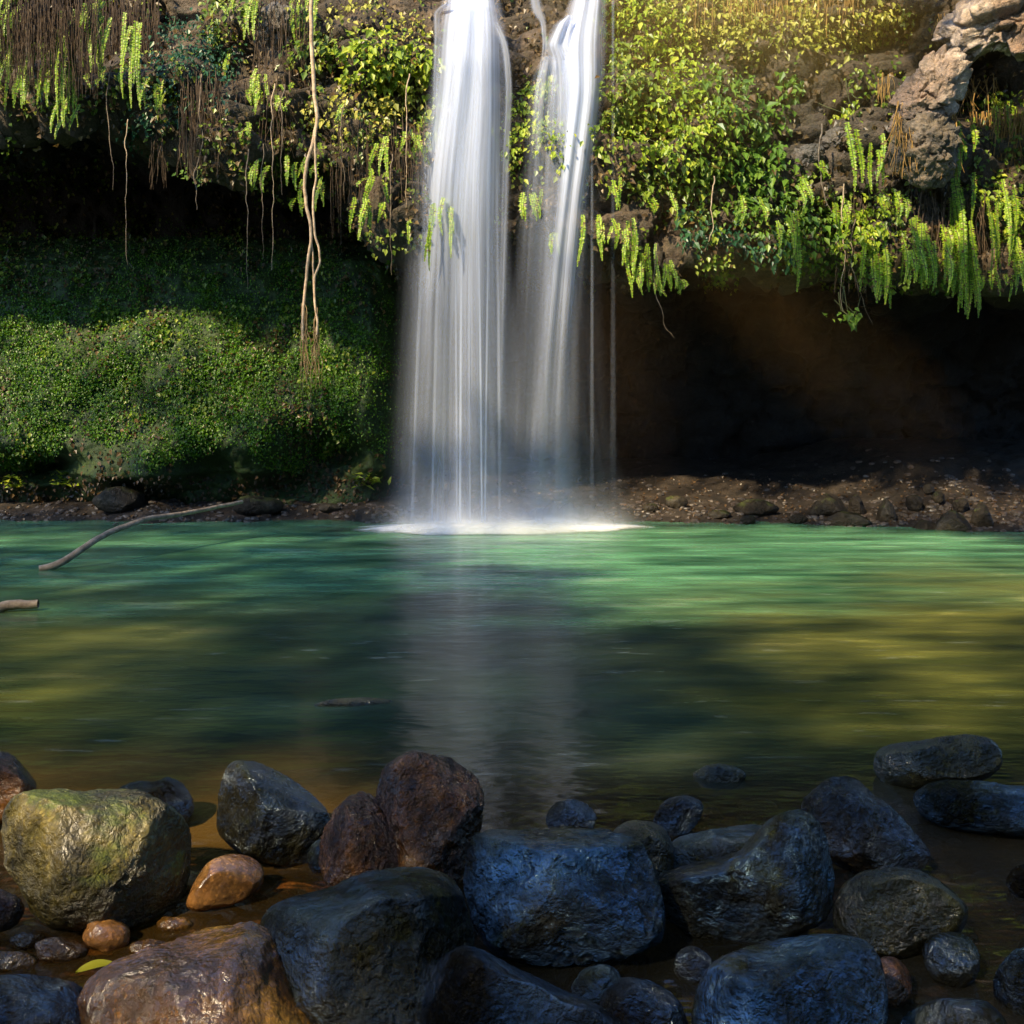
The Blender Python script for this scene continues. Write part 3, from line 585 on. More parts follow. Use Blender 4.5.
cr = [
 ('leafy_shrub', 'bright lime green leafy bush between long root and left fall', 'bush', [(375,62,34,22),(405,66,30,22),(360,50,16,12),(385,80,30,12)], 620, 'lime', (.07,.12), 1),
 ('leafy_shrub', 'yellowish bush fringe hanging just below the bright lime bush', 'bush', [(400,95,28,14),(395,104,14,8)], 160, 'gold', (.06,.1), 2),
 ('leafy_shrub', 'glossy dark green shrub hanging over the hollow at upper left', 'bush', [(185,45,30,26),(200,60,32,18),(170,70,20,14),(225,75,12,30)], 640, 'dark', (.04,.07), 3),
 ('leafy_shrub', 'small dark sprig hanging below the dark shrub', 'bush', [(165,118,22,14),(145,136,14,9),(190,112,10,8)], 170, 'dark', (.035,.06), 4),
 ('leafy_shrub', 'tiny sprig at the tip of the curled root at upper left', 'bush', [(197,176,9,5)], 22, 'sprig', (.035,.06), 5),
 ('creeper', 'tufts of leaves beside the long root near the top', 'creeper', [(305,55,14,14),(322,52,10,10),(318,95,8,5),(290,65,7,8)], 110, 'mid', (.07,.11), 6),
 ('creeper', 'row of pale curled rosettes along the lip right of the long root', 'creeper', [(308,117,8,6),(325,119,8,6),(338,112,7,7),(358,105,16,14),(380,124,8,7),(352,131,8,5),(368,134,8,5)], 230, 'gold', (.05,.08), 7),
 ('creeper', 'leafy trail along the left edge of the left fall', 'creeper', [(432,110,7,26),(428,128,7,10)], 90, 'mid', (.06,.1), 8),
 ('creeper', 'yellow green leaves high above the lime bush', 'creeper', [(345,14,30,14),(300,20,14,14),(385,20,26,10),(415,30,14,16)], 190, 'gold', (.05,.09), 9),
 ('creeper', 'green leafy curtain seen between and through the two falls', 'creeper', [(530,110,22,28),(525,140,26,24),(560,130,14,30),(548,95,20,12)], 430, 'lime', (.05,.085), 10),
 ('creeper', 'dense ivy curtain beside the right edge of the right fall', 'creeper', [(618,70,20,40),(625,120,24,38),(600,135,12,18),(640,90,20,30)], 620, 'mid', (.055,.095), 11),
 ('creeper', 'dense bright ivy curtain right of the thin trickle', 'creeper', [(665,60,32,34),(670,110,36,44),(700,130,28,36),(655,140,20,26)], 900, 'lime', (.055,.1), 12),
 ('creeper', 'sparse ivy curtain hanging over the dark hollow right of the falls', 'creeper', [(690,180,30,26),(715,160,30,22),(650,180,16,12),(705,215,18,14)], 340, 'mid', (.06,.1), 13),
 ('creeper', 'arching leafy sprays in the middle of the right cliff', 'creeper', [(730,95,36,12),(755,120,36,14),(765,150,24,16),(745,175,34,18),(785,95,14,20)], 480, 'sprig', (.07,.12), 14),
 ('creeper', 'sunlit golden creeper along the top of the right cliff', 'creeper', [(700,14,50,22),(770,18,50,20),(815,30,40,22),(740,45,40,14)], 1000, 'gold', (.05,.085), 15),
 ('creeper', 'pale green leaves at the very top between fall and golden creeper', 'creeper', [(635,15,32,26),(660,25,22,20),(612,30,12,20)], 420, 'lime', (.055,.09), 16),
 ('creeper', 'ferny tuft draped on the ledge left of the pale corner rock', 'creeper', [(882,15,26,7),(862,35,12,6),(870,18,12,10)], 160, 'gold', (.05,.085), 17),
 ('creeper', 'low green tangle above the hollow in the middle of the right side', 'creeper', [(765,205,30,18),(780,235,30,18),(815,225,18,14),(740,215,20,12),(800,250,20,8)], 380, 'sprig', (.06,.1), 18),
 ('creeper', 'leafy clump among the hanging fronds right of centre', 'creeper', [(868,205,14,12),(870,225,16,12),(860,245,16,12),(900,195,10,8)], 190, 'lime', (.06,.1), 19),
 ('creeper', 'lone leafy sprig on bare rock under the top right ledge', 'creeper', [(842,113,10,6),(850,112,8,5)], 28, 'lime', (.07,.11), 20),
 ('creeper', 'green sprig dangling lowest from the right lip', 'creeper', [(842,320,13,4)], 30, 'sprig', (.06,.1), 21),
 ('creeper', 'dull leafy patch under the ivy, right above the deep hollow', 'creeper', [(720,235,30,16),(760,250,26,12),(690,230,20,14)], 240, 'dark', (.06,.1), 22),
 ('creeper', 'scattered leaves on the shadowed rock at the top left corner', 'creeper', [(235,15,24,14),(215,30,18,18),(250,10,14,8)], 150, 'mid', (.05,.085), 23),
 ('creeper', 'leafy fringe over the right edge behind the orange dead fronds', 'creeper', [(1005,115,20,14),(985,190,18,14),(1010,215,16,20)], 180, 'lime', (.05,.09), 24),
]
for nm, lb, ct, bl, n, mt, sz, sd in cr:
    creeper(nm, lb, ct, bl, int(n*1.5), LG[mt], sz, seed=sd, group='creepers and bushes on the cliff')
# plants on the shore and bank foot
for i, (x, y, n, lb) in enumerate([(370,484,26,'small leafy plant on the shore left of the fall'),(14,486,16,'low leafy plant in the hollow at the left edge'),(68,484,22,'leafy plant at the foot of the mossy bank, far left')]):
    r = np.random.default_rng(200+i); h, nn = hit(x, y+4); h = h or at(x, y, 13.6)
    n *= 2; C = np.array(h[:])+np.stack([r.normal(0, .09, n), r.normal(-.05, .05, n), r.uniform(.03, .22, n)], 1)
    D = np.stack([r.normal(0, .8, n), r.normal(-.5, .3, n), r.uniform(-.2, .5, n)], 1); U = np.array([0, -.4, .9])+r.normal(0, .2, (n, 3)); L = r.uniform(.08, .15, n)
    V, Fc = leaves(C, D, U, L, L*.45); t = thing('leafy_plant', lb, 'plant', h); o_ = np.array(h[:])
    link('foliage', mesh('foliage', V-o_, Fc, False), LG['lime'], t)
    for k in range(4):
        V, Fc = tubes([[np.array(h[:])+np.array([0, 0, -.03]), (C[k]+np.array(h[:]))/2, C[k]]], .006, .003, 4)
        link('stem', mesh('stem', V-o_, Fc), M_stem, t)
# small leaved cover on the mossy bank
def cover(name, N_, dens, size, mat, seed, out=.03, ymin=13., flat=False, region=(0, 400, 0, 500), grp=None):
    r = np.random.default_rng(seed); C = []; Nn = []
    xx = r.uniform(region[0], region[1], N_*8); yy_ = r.uniform(region[2], region[3], N_*8); ok = r.uniform(0, 1, N_*8) < dens(xx, yy_)
    for x, y in zip(xx[ok][:N_], yy_[ok][:N_]):
        h, nn = hit(x, y)
        if h is None or h.y < ymin: continue
        C.append((h+nn*r.uniform(0, out))[:]); Nn.append(nn[:])
    C = np.array(C); Nn = np.array(Nn); n = len(C)
    D = np.array([0, -.4, -.7])+r.normal(0, .5, (n, 3)); U = Nn+np.array([0, -.2, .6])+r.normal(0, .35, (n, 3)); L = r.uniform(*size, n)
    V, Fc = leaves(C, D, U, L, L*.75, .25)
    return link(name, mesh(name, V, Fc, False), mat, kind='stuff')
def nz2(x, y, q): return fbm(np.stack([x/q, y/q, 3.3+0*x], 1), 3, 8)
def dens_bank(x, y):
    low = 455+12*np.sin(x*.05)+22*nz2(x, 0*y, 60)
    d = np.clip((y-215)/120, 0, 1)*np.clip((low-y)/14+.5, 0, 1)*np.clip((400-x)/60, 0, 1)
    return d*(.25+1.5*np.clip(.3+1.7*nz2(x, y, 26), 0, 1))*.75
cover('bank_leaf_cover', 70000, dens_bank, (.016, .042), LG['moss'], 301, .09, 12.9, region=(-30, 410, 215, 500))
cover('bank_herbs', 1300, lambda x, y: dens_bank(x, y)*np.clip(3.*nz2(x+300, y, 40)-.1, 0, 1), (.04, .08), LG['mid'], 305, .14, 12.9, region=(-30, 380, 300, 470))
cover('bank_dry_leaves', 2500, lambda x, y: .6*np.clip(.2+2*nz2(x+900, y, 50), 0, 1), (.04, .09), leaf_mat('leaf_brown', (.04, .025, .01), (.10, .06, .02), (.18, .11, .04)), 306, .05, 12.9, region=(-30, 400, 230, 500))
def dens_cl(x, y):
    base = np.where(x < 240, .35, .45); base = np.where((x > 425) & (x < 600), .1, base); base = np.where((x > 940) & (y > 40) & (y < 100), .02, base)
    for cx, cy, rx, ry in [(270, 40, 32, 45), (815, 130, 60, 55), (925, 110, 45, 80), (870, 150, 40, 40)]:
        base = base*(1-.93*np.exp(-(((x-cx)/rx)**2+((y-cy)/ry)**2)**2))
    return (y < 300)*base*np.maximum(0, .3+1.9*nz2(x, y, 45))
cover('cliff_leaf_cover', 9000, dens_cl, (.045, .085), LG['mid'], 302, .12, 10., region=(-60, 1090, -60, 290))
cover('cliff_dry_litter', 7000, lambda x, y: (y < 300)*.5*np.maximum(0, .5+1.4*nz2(x+500, y, 40)), (.05, .1), leaf_mat('leaf_dry', (.05, .03, .012), (.12, .075, .03), (.2, .14, .06)), 303, .1, 10., region=(-60, 1090, -60, 290))
cover('shore_litter', 2600, lambda x, y: .8*(y > 475)*(y < 525), (.03, .07), leaf_mat('leaf_litter', (.035, .02, .01), (.08, .045, .02), (.2, .12, .06)), 304, .03, 11., region=(0, 1024, 470, 530))

# ---- hanging fern fronds
def frond_arrays(x, y0, y1, Y, r, wpx=5.0):
    a = at(x, y0, Y); b = at(x+r.uniform(-3, 3), y1, Y); n = max(8, int((a-b).length/.0105))
    t = np.linspace(0, 1, n)[:, None]; P = np.array(a)+(np.array(b)-np.array(a))*t
    ph = r.uniform(0, 6); bw = r.uniform(.01, .04); P[:, 0] += (bw*np.sin(t[:, 0]*3+ph)-bw*math.sin(ph)); P[:, 1] += -.12*np.sin(t[:, 0]*1.9)+r.uniform(-.05, .05)
    w = wpx*Y/F*(.55+.6*np.sin(np.clip(t[:, 0]*1.15+.1, 0, 1)*math.pi)**.6)*np.where(t[:, 0] > .93, .6, 1)
    tw = r.uniform(-.5, .5)+t[:, 0]*r.uniform(-.6, .6); sd = np.stack([np.cos(tw), -np.sin(tw), 0*tw], 1)
    tg = np.gradient(P, axis=0); C = np.concatenate([P, P]); S_ = np.concatenate([sd, -sd])
    D = S_+np.array([0, 0, -.2])+r.normal(0, .15, C.shape); U = np.cross(S_, np.concatenate([tg, tg])); U[len(P):] *= -1; U = U/np.linalg.norm(U, axis=1, keepdims=True)+r.normal(0, .2, C.shape)
    V, Fc = leaves(C, D, U, np.concatenate([w, w])*r.uniform(.6, 1.15, len(C)), np.full(len(C), .019), .15)
    return V, Fc, P
FR = {
 'at the left edge, longest of the shaded row': [(8,0,50),(3,45,100),(12,30,75)],
 'short, second plant from the left edge in the shade': [(17,10,33),(25,70,105)],
 'with several thin fronds, third in the shaded row': [(43,38,78),(48,35,62),(39,82,100),(48,70,108)],
 'hanging alone lowest under the shaded row': [(60,100,135)],
 'a single long frond in the shaded brown root curtain': [(75,20,115)],
 'two fronds high in the shade, left of the lit tipped one': [(88,10,75),(100,5,37)],
 'with bright tips right of the middle of the shaded row': [(109,20,80),(105,75,87)],
 'one long bright frond just left of the dark shrub': [(133,28,110)],
 'one short frond below the dark shrub': [(155,85,115)],
 'dangling right below the dark shrub': [(222,115,152),(228,55,80)],
 'bright, hanging from the top edge above the bare rock': [(248,0,20),(253,0,38),(233,0,18)],
 'bright, from the top edge just left of the long root': [(295,0,15),(300,5,35)],
 'bright, running down beside the long root at the top': [(316,0,48),(319,0,8)],
 'pale tight bundle on the lip below the bare rock': [(255,75,110),(259,75,112),(249,90,107),(262,95,112)],
 'short and pale on the lip left of the long root': [(293,85,95),(291,100,113),(278,98,114)],
 'tiny frond among the pale rosettes': [(345,105,124)],
 'under the lip left of the long root, in the dark': [(249,125,138),(257,165,190)],
 'segmented green, close left of the forked root': [(296,165,192),(294,200,212)],
 'segmented green, close right of the forked root': [(320,145,160),(319,165,180),(322,180,213)],
 'single bright frond under the lime bush': [(385,140,178)],
 'four fronds over the dark below the lime bush': [(370,170,195),(373,180,200),(355,200,234),(366,205,230),(380,205,220)],
 'near the left fall, below the leafy trail': [(403,205,240),(413,135,155),(417,140,162)],
 'seen through the left fall': [(434,205,262),(448,200,235)],
 'between the two falls, short pair': [(525,198,222),(534,195,220),(552,235,255)],
 'bright, first right of the right fall': [(600,220,262),(598,225,240),(620,180,212)],
 'bunch of bright fronds below the ivy right of the falls': [(612,228,245),(618,225,250),(633,225,265),(628,250,276),(640,255,290),(637,270,295),(648,250,285)],
 'short tips at the right end of the bright bunch by the falls': [(656,280,295),(669,268,288),(678,278,295),(652,200,215),(670,263,290)],
 'single frond in the green tangle right of the sprays': [(760,198,225),(799,186,211)],
 'one wide bright pair in the middle of the right lip': [(788,220,265),(792,215,288)],
 'slender, on brown rock in the middle of the right cliff': [(835,205,235),(837,205,248),(819,168,180)],
 'two tall fronds on sunlit rock left of the earth mound': [(855,132,185),(871,145,195)],
 'single frond against the left of the earth mound': [(893,120,158)],
 'bunch above the lowest green sprig': [(880,200,215),(888,200,228),(895,195,225),(873,235,303),(883,240,305),(877,260,300)],
 'group of four pale fronds right of the lowest sprig': [(913,240,282),(922,225,255),(918,245,283),(927,245,294)],
 'two fronds at the right foot of the earth mound': [(948,135,178),(955,130,162)],
 'longest bright bunch near the right edge': [(955,180,230),(951,200,298),(946,230,256),(944,250,285),(961,220,300),(972,250,316)],
 'pale, growing among the orange dead fronds': [(975,120,165),(993,140,185),(1000,150,185)],
 'pale curved frond at the right edge, above the rest': [(1015,108,158)],
 'green at the right edge below the orange dead fronds': [(995,205,275),(1012,190,235),(1015,240,295),(990,270,290)],
}
extra = random.Random(9)
for i, (lb, fs) in enumerate(FR.items()):
    r = np.random.default_rng(400+i); x0 = np.mean([f[0] for f in fs]); y0 = min(f[1] for f in fs)
    h, nn = hit(x0, max(y0, 2)); Yb = (h.y if (h is not None and h.y < 13.2) else 12.15)-.28
    base = at(x0, y0, Yb); t = thing('hanging_fern', 'hanging sword fern '+lb, 'fern', base, 'ferns hanging from the cliff')
    more = [(f[0]+r.normal(0, 9), f[1]+r.uniform(-8, 10), f[2]-r.uniform(-.15, .3)*(f[2]-f[1])+r.uniform(-4, 6)) for f in fs for _ in range(4 if f[0] > 900 or f[0] < 160 else 2)]
    for (x, a, b) in list(fs)+[f for f in more if f[2]-f[1] > 8]:
        V, Fc, P = frond_arrays(x, a-2, b, Yb+r.uniform(-.12, .12), r, r.uniform(2.3, 3.3) if x < 700 else r.uniform(2.7, 3.9))
        fo = link('frond', mesh('frond', V-np.array(base), Fc, False), LG['frond'], t)
        V, Fc = tubes([P], .004, .002, 4); link('rachis', mesh('rachis', V-np.array(base), Fc), M_stem, fo)

# ---- hanging roots
def wob(pts, Y, seed, amp=.012, sub=8):
    """pts in picture pixels at depth Y -> smooth wandering path"""
    p = np.array([at(x, y, Y)[:] for x, y in pts]); n = (len(p)-1)*sub+1; t = np.linspace(0, len(p)-1, n)
    q = np.stack([np.interp(t, range(len(p)), p[:, i]) for i in range(3)], 1)
    ker = np.array([1, 2, 3, 2, 1])/9.
    for i in range(3):
        e = np.pad(q[:, i], 2, mode='edge'); s = np.convolve(e, ker, 'valid'); s[0] = q[0, i]; s[-1] = q[-1, i]; q[:, i] = s
    q += amp*np.stack([fbm(q*6+seed, 3, seed), fbm(q*6+seed+9, 3, seed), 0*q[:, 0]], 1)
    return q
t = thing('hanging_root', 'long pale root dropping from the cliff top, forked and twisted at its end', 'root', at(314, 0, 11.7))
o_ = np.array(at(314, 0, 11.7)[:])
def rpart(nm, pts, r0, r1, par, o_, m, Y=11.7, sd=1, amp=.012):
    V, Fc = tubes([wob(pts, Y, sd, amp)], r0, r1, 7); return link(nm, mesh(nm, V-o_, Fc), m, par)
rpart('root', [(312,-40),(311,10),(312,60),(315,100),(317,118),(314,140),(307,160),(304,185),(306,208),(310,222),(311,240),(307,270),(304,300),(302,325),(303,340)], .026, .016, t, o_, M_root, sd=1)
rpart('root', [(317,118),(315,145),(316,175),(313,200),(314,230),(319,250),(320,262),(315,275),(314,292),(317,320),(317,335)], .015, .012, t, o_, M_root, 11.66, 2)
rpart('root', [(311,235),(313,262),(313,290),(315,310)], .012, .010, t, o_, M_root, 11.72, 3)
ps = []; rr = random.Random(4)
for k in range(26):
    e = rr.choice([0, 1]); x = 304 if e == 0 else 316; x1 = (307 if e == 0 else 316)+rr.uniform(-5, 5); y1 = rr.uniform(365, 395) if e else rr.uniform(370, 418)
    ps.append(wob([(x+rr.uniform(-1.5, 1.5), 300+rr.uniform(0, 35)), ((x+x1)/2+rr.uniform(-4, 4), 350), (x1, y1)], 11.7, k, .05))
V, Fc = tubes(ps, .0055, .0012, 4); link('root_fibres', mesh('root_fibres', V-o_, Fc), wood_mat('tan_fibres', (.16, .10, .04), (.36, .25, .12)), t)
RT = [([(247,195),(248,240),(247,290)], 'thin straight root left of the forked root, hanging lowest', .008), ([(272,130),(273,190),(272,270)], 'pale thin root second left of the forked root', .008), ([(282,130),(281,170),(282,195)], 'thin pale root nearest left of the forked root', .007),
      ([(262,190),(262,230),(263,258)], 'faint root between the two thin straight roots', .006), ([(126,165),(126,210),(127,265)], 'thin dark root under the shaded fern row', .006), ([(108,112),(109,140),(114,160),(112,190)], 'pale bent root under the shaded fern row', .008),
      ([(200,120),(203,140),(199,160),(192,174),(197,195),(197,210)], 'curled pale root with a sprig below the dark shrub', .012), ([(407,120),(406,160),(407,215)], 'thin root just left of the left fall', .008), ([(391,200),(391,240),(392,275)], 'thin root below the rosettes near the left fall', .006),
      ([(342,150),(344,180),(343,195)], 'short root right of the forked root', .006), ([(842,230),(846,262),(840,290),(843,312)], 'thin root holding the lowest green sprig', .009), ([(852,265),(862,300),(872,325)], 'thin root slanting right past the lowest sprig', .007),
      ([(655,290),(660,310),(668,330),(676,338)], 'curved rootlet under the bright fern bunch', .006), ([(713,222),(710,240),(705,250)], 'short grey rootlet below the ivy', .008), ([(820,170),(826,200),(834,215)], 'pale diagonal root on the brown rock, right cliff', .012)]
for i, (pts, lb, rd) in enumerate(RT):
    o_ = at(*pts[0], 11.9); V, Fc = tubes([wob([(pts[0][0]+2, pts[0][1]-46), (pts[0][0]-1, pts[0][1]-20)]+pts, 11.95, 30+i, .03)], rd*1.15, rd*.25, 5)
    me = mesh('hanging_root', V-np.array(o_[:]), Fc); link('hanging_root', me, M_root if i % 3 == 1 else M_rootm, loc=o_, label=lb, category='root', group='thin roots hanging from the cliff')
# curtains of fine roots / dead fronds
def curtain(name, label, cat, x0, x1, ya, yb, n, m, seed, rd=.005, spread=6, Yo=.2, group='curtains of fine roots'):
    rr = random.Random(seed); h, nn = hit((x0+x1)/2, max(ya+4, 4)); Y = (h.y if h is not None and h.y < 13.2 else 12.2)-Yo; ps = []; rs = []
    for k in range(n):
        x = rr.uniform(x0, x1); y0 = ya+rr.uniform(-8, (yb-ya)*.35); y1 = y0+(yb-y0)*rr.uniform(.35, 1.)
        YY = Y+rr.uniform(-.15, .15); c = rr.uniform(-spread, spread)
        ps.append(wob([(x, y0), (x+c*.4+rr.uniform(-2, 2), (y0+y1)/2), (x+c, y1)], YY, seed*50+k, .02, 4)); rs.append(rd*rr.uniform(.6, 1.5))
    V, Fc = tubes(ps, rs, [a*.4 for a in rs], 3); o = at((x0+x1)/2, ya, Y)
    return link(name, mesh(name, V-np.array(o[:]), Fc), m, loc=o, label=label, category=cat, group=group)
Cn = 'root_curtain'; Cc = 'root curtain'
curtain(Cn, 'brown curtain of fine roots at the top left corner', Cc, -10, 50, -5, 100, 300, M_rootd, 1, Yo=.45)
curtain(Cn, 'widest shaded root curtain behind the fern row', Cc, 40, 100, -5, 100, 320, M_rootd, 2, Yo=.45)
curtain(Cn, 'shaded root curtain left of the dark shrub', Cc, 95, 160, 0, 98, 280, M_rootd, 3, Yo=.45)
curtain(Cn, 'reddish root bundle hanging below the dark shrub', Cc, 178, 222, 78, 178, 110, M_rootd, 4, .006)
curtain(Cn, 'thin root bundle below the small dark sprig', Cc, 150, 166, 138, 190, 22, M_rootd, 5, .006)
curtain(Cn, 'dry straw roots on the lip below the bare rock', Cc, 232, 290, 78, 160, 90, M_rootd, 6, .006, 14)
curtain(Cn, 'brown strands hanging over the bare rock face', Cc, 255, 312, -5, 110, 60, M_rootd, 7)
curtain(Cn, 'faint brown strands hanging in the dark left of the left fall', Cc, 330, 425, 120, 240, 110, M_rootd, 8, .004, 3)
D_ = 'dead_fronds'; Dc = 'dead fronds'; Gd = 'dead hanging fronds'
curtain(D_, 'dense orange dead fronds near the right edge', Dc, 972, 992, 118, 235, 130, M_straw, 9, .007, 8, .35, Gd)
curtain(D_, 'orange dead fronds cut off by the right edge', Dc, 993, 1030, 110, 200, 100, M_straw, 10, .007, 12, .35, Gd)
curtain(D_, 'orange tufts under the pale corner rock', Dc, 952, 1000, 82, 118, 36, M_straw, 11, .006, 12, .3, Gd)
curtain(D_, 'dry orange tuft hanging left of the pale corner rock', Dc, 933, 946, 18, 44, 22, M_straw, 12, .006, 6, .3, Gd)
curtain(D_, 'small dry tuft on rock left of the earth mound', Dc, 878, 892, 80, 110, 20, M_straw, 13, .006, 5, .2, Gd)
curtain(D_, 'dry hair over the earth mound', Dc, 895, 955, 108, 180, 160, M_straw, 14, .006, 14, .75, Gd)
curtain(D_, 'dry strands hanging from the lip in the middle of the right side', Dc, 838, 900, 200, 300, 70, M_rootd, 15, .005, 10, .25, Gd)
curtain(D_, 'dry strands between the last fern bunches on the right', Dc, 910, 985, 190, 285, 90, M_rootd, 16, .005, 10, .25, Gd)
curtain(D_, 'brown stalks along the top edge of the right cliff', Dc, 690, 860, -10, 40, 130, M_straw, 17, .006, 4, .2, Gd)

# ---- fallen branches in the pool
t = thing('fallen_branch', 'long thin bent branch rising from the water at left', 'branch', at(42, 568, 9.5))
o_ = np.array(at(42, 568, 9.5)[:])
pA = [at(38,570,9.4), at(60,564,9.45), at(85,547,9.6), at(110,532,9.9), at(145,519,10.3), at(175,515,10.7), at(205,509,11.1), at(245,501,11.6)]
def path3(p, n=60, amp=.012, seed=1):
    p = np.array([q[:] for q in p]); tt_ = np.linspace(0, len(p)-1, n); q = np.stack([np.interp(tt_, range(len(p)), p[:, i]) for i in range(3)], 1)
    ker = np.ones(5)/5
    for i in range(3):
        s = np.convolve(np.pad(q[:, i], 2, mode='edge'), ker, 'valid'); q[:, i] = s
    return q+amp*np.stack([fbm(q*5, 3, seed), fbm(q*5+7, 3, seed), fbm(q*5+3, 3, seed)], 1)
V, Fc = tubes([path3(pA)], .038, .02, 8); link('stem', mesh('stem', V-o_, Fc), M_bark, t)
o_ = np.array(at(0, 608, 7.5)[:])
V, Fc = tubes([path3([at(-70,626,7.4), at(-20,614,7.5), at(5,606,7.55), at(39,603,7.6)], 30, .02, 5)], .05, .032, 10)
n0 = len(V); V = np.vstack([V, V[-10:].mean(0)]); Fq = np.vstack([Fc, [[n0-10+k, n0-10+(k+1) % 10, n0, n0] for k in range(0)]]) if False else Fc
me = mesh('broken_log', V[:n0]-o_, Fc); link('broken_log', me, M_bark, loc=Vector(o_), label='short broken log poking in from the left edge over the pool', category='log')
ring = V[n0-10:n0]-o_; ce = ring.mean(0)
# fallen leaves
def fallen(label, px, py, z, L, W_, ang, mat):
    c = at(px, py, (CAMZ-z)*F/(py-HOR)); u = np.linspace(0, 1, 13); V = []
    for a in u:
        w = W_*math.sin(math.pi*a**.8)**.8*.5; b = .012*math.sin(a*3.1)
        for s in (-1, 0, 1): V.append(((a-.5)*L, s*w, b+abs(s)*.006))
    V = np.array(V); ca, sa = math.cos(ang), math.sin(ang); V[:, :2] = V[:, :2]@np.array([[ca, sa], [-sa, ca]])
    link('fallen_leaf', mesh('fallen_leaf', V, grid_faces(13, 3)), mat, loc=c, label=label, category='leaf')
LY = leaf_mat('leaf_yellow', (.55, .5, .02), (.6, .55, .03), (.6, .55, .03)); 
fallen('bright yellow fallen leaf lying by the tip of the golden slab', 97, 970, .012, .11, .045, .35, LY)
fallen('small green leaf at the bottom beside the golden slab', 133, 1012, .03, .05, .03, 1.2, LG['frond'])

# ------------------------------------------------------------------ WATERFALLS
def fall_mat(name, dens, streak=30., tint=(.72, .80, 1.), lo=.3, hi=.7):
    k = N(name); uv = k.n('UVMap').outputs[0]; s = k.n('SeparateXYZ', Vector=uv); u, v = s.outputs[0], s.outputs[1]
    r = k.math('MULTIPLY', k.n('ObjectInfo').outputs['Random'], 31.)
    def st(a, b, d=3): return k.noise(k.n('CombineXYZ', X=k.math('ADD', k.math('MULTIPLY', u, a), r), Y=k.math('MULTIPLY', v, b), Z=r).outputs[0], 1., d, .6)
    f = k.math('MULTIPLY', k.ramp(st(streak, .5), [(lo, .45), (hi, 1.)]), k.ramp(st(streak*.28, .5, 2), [(.3, .6), (.62, 1.)]))
    at_ = k.n('Attribute', _attribute_name='dens').outputs['Fac']
    e = k.n('MapRange', _interpolation_type='SMOOTHSTEP', Value=k.math('ABSOLUTE', k.math('SUBTRACT', u, .5)), i1=.5, i2=.12).outputs[0]
    al = k.math('MULTIPLY', k.math('MULTIPLY', f, e), k.math('MULTIPLY', at_, dens), True)
    sh = k.n('MixShader', Fac=.45, i1=k.n('BsdfDiffuse', Color=(*tint, 1)).outputs[0], i2=k.n('BsdfTranslucent', Color=(*tint, 1)).outputs[0])
    return k.done(k.n('MixShader', Fac=al, i1=k.n('BsdfTransparent').outputs[0], i2=sh.outputs[0]).outputs[0])
M_fall = fall_mat('falling_water', 1.35); M_veil = fall_mat('thin_veil', .62, 22.); M_strand = fall_mat('water_strand', .75, 4., lo=.1, hi=.3)
def veil(name, rows, Y, parent, o_, mat, nu=26, nv=60, bul=.16):
    """rows: (py, centre px, half width px, density[, dY])"""
    rows = np.array([tuple(r)+(0,)*(5-len(r)) for r in rows], float); pys = np.linspace(rows[0, 0], rows[-1, 0], nv)
    cx = np.interp(pys, rows[:, 0], rows[:, 1]); hw = np.interp(pys, rows[:, 0], rows[:, 2]); dn = np.interp(pys, rows[:, 0], rows[:, 3]); dy = np.interp(pys, rows[:, 0], rows[:, 4])
    ker = np.array([1, 2, 3, 2, 1])/9.
    cx = np.convolve(np.pad(cx, 2, mode='edge'), ker, 'valid'); hw = np.convolve(np.pad(hw, 2, mode='edge'), ker, 'valid')
    V = []; UV = []; DN = []
    for i in range(nu):
        u = i/(nu-1); s = u*2-1
        for j in range(nv):
            yy = Y+dy[j]-bul*(1-s*s)+.03*math.sin(s*9+j*.05); V.append(at(cx[j]+s*hw[j], pys[j], yy)[:]); UV.append((u, j/(nv-1)*3)); DN.append(dn[j])
    me = mesh(name, np.array(V)-o_, grid_faces(nu, nv)); setuv(me, UV)
    a = me.attributes.new('dens', 'FLOAT', 'POINT'); a.data.foreach_set('value', np.array(DN, np.float32))
    return link(name, me, mat, parent)
YF = 12.35
oL = at(465, 520, YF); oLa = np.array(oL[:])
wl = thing('waterfall', 'broad silky left fall of the pair, widening to the pool', 'waterfall', oL, 'twin falls')
veil('water_sheet', [(-30,470,27,1.3,.5),(0,471,31,1.2,.35),(20,471,38,1.1,.1),(60,470,40,1.),(110,468,44,1.),(170,463,50,.95),(230,460,54,.6),(330,458,62,.33),(430,457,68,.26),(523,457,74,.34)], YF, wl, oLa, M_fall)
veil('water_sheet', [(0,474,28,1.1,.4),(60,470,36,.9),(140,460,46,.75),(180,456,52,.6),(260,456,60,.42),(400,458,72,.4),(524,458,82,.55)], YF-.12, wl, oLa, M_veil, bul=.25)
veil('water_sheet', [(150,488,14,.15),(200,485,22,.25),(300,486,32,.3),(400,488,40,.3),(524,492,50,.5)], YF+.15, wl, oLa, M_veil)
veil('water_strand', [(22,492,5,.5),(30,500,6,.9),(50,506,5,.9),(90,509,5,.7),(150,506,5,.6),(300,502,5,.5),(420,500,5,.2)], YF+.05, wl, oLa, M_strand, 8, bul=.03)
veil('water_strand', [(3,452,5,.9),(5,444,5,.9),(10,437,5,.7),(40,437,4,.6),(100,436,5,.4),(170,434,5,.2)], YF+.1, wl, oLa, M_strand, 8, bul=.03)
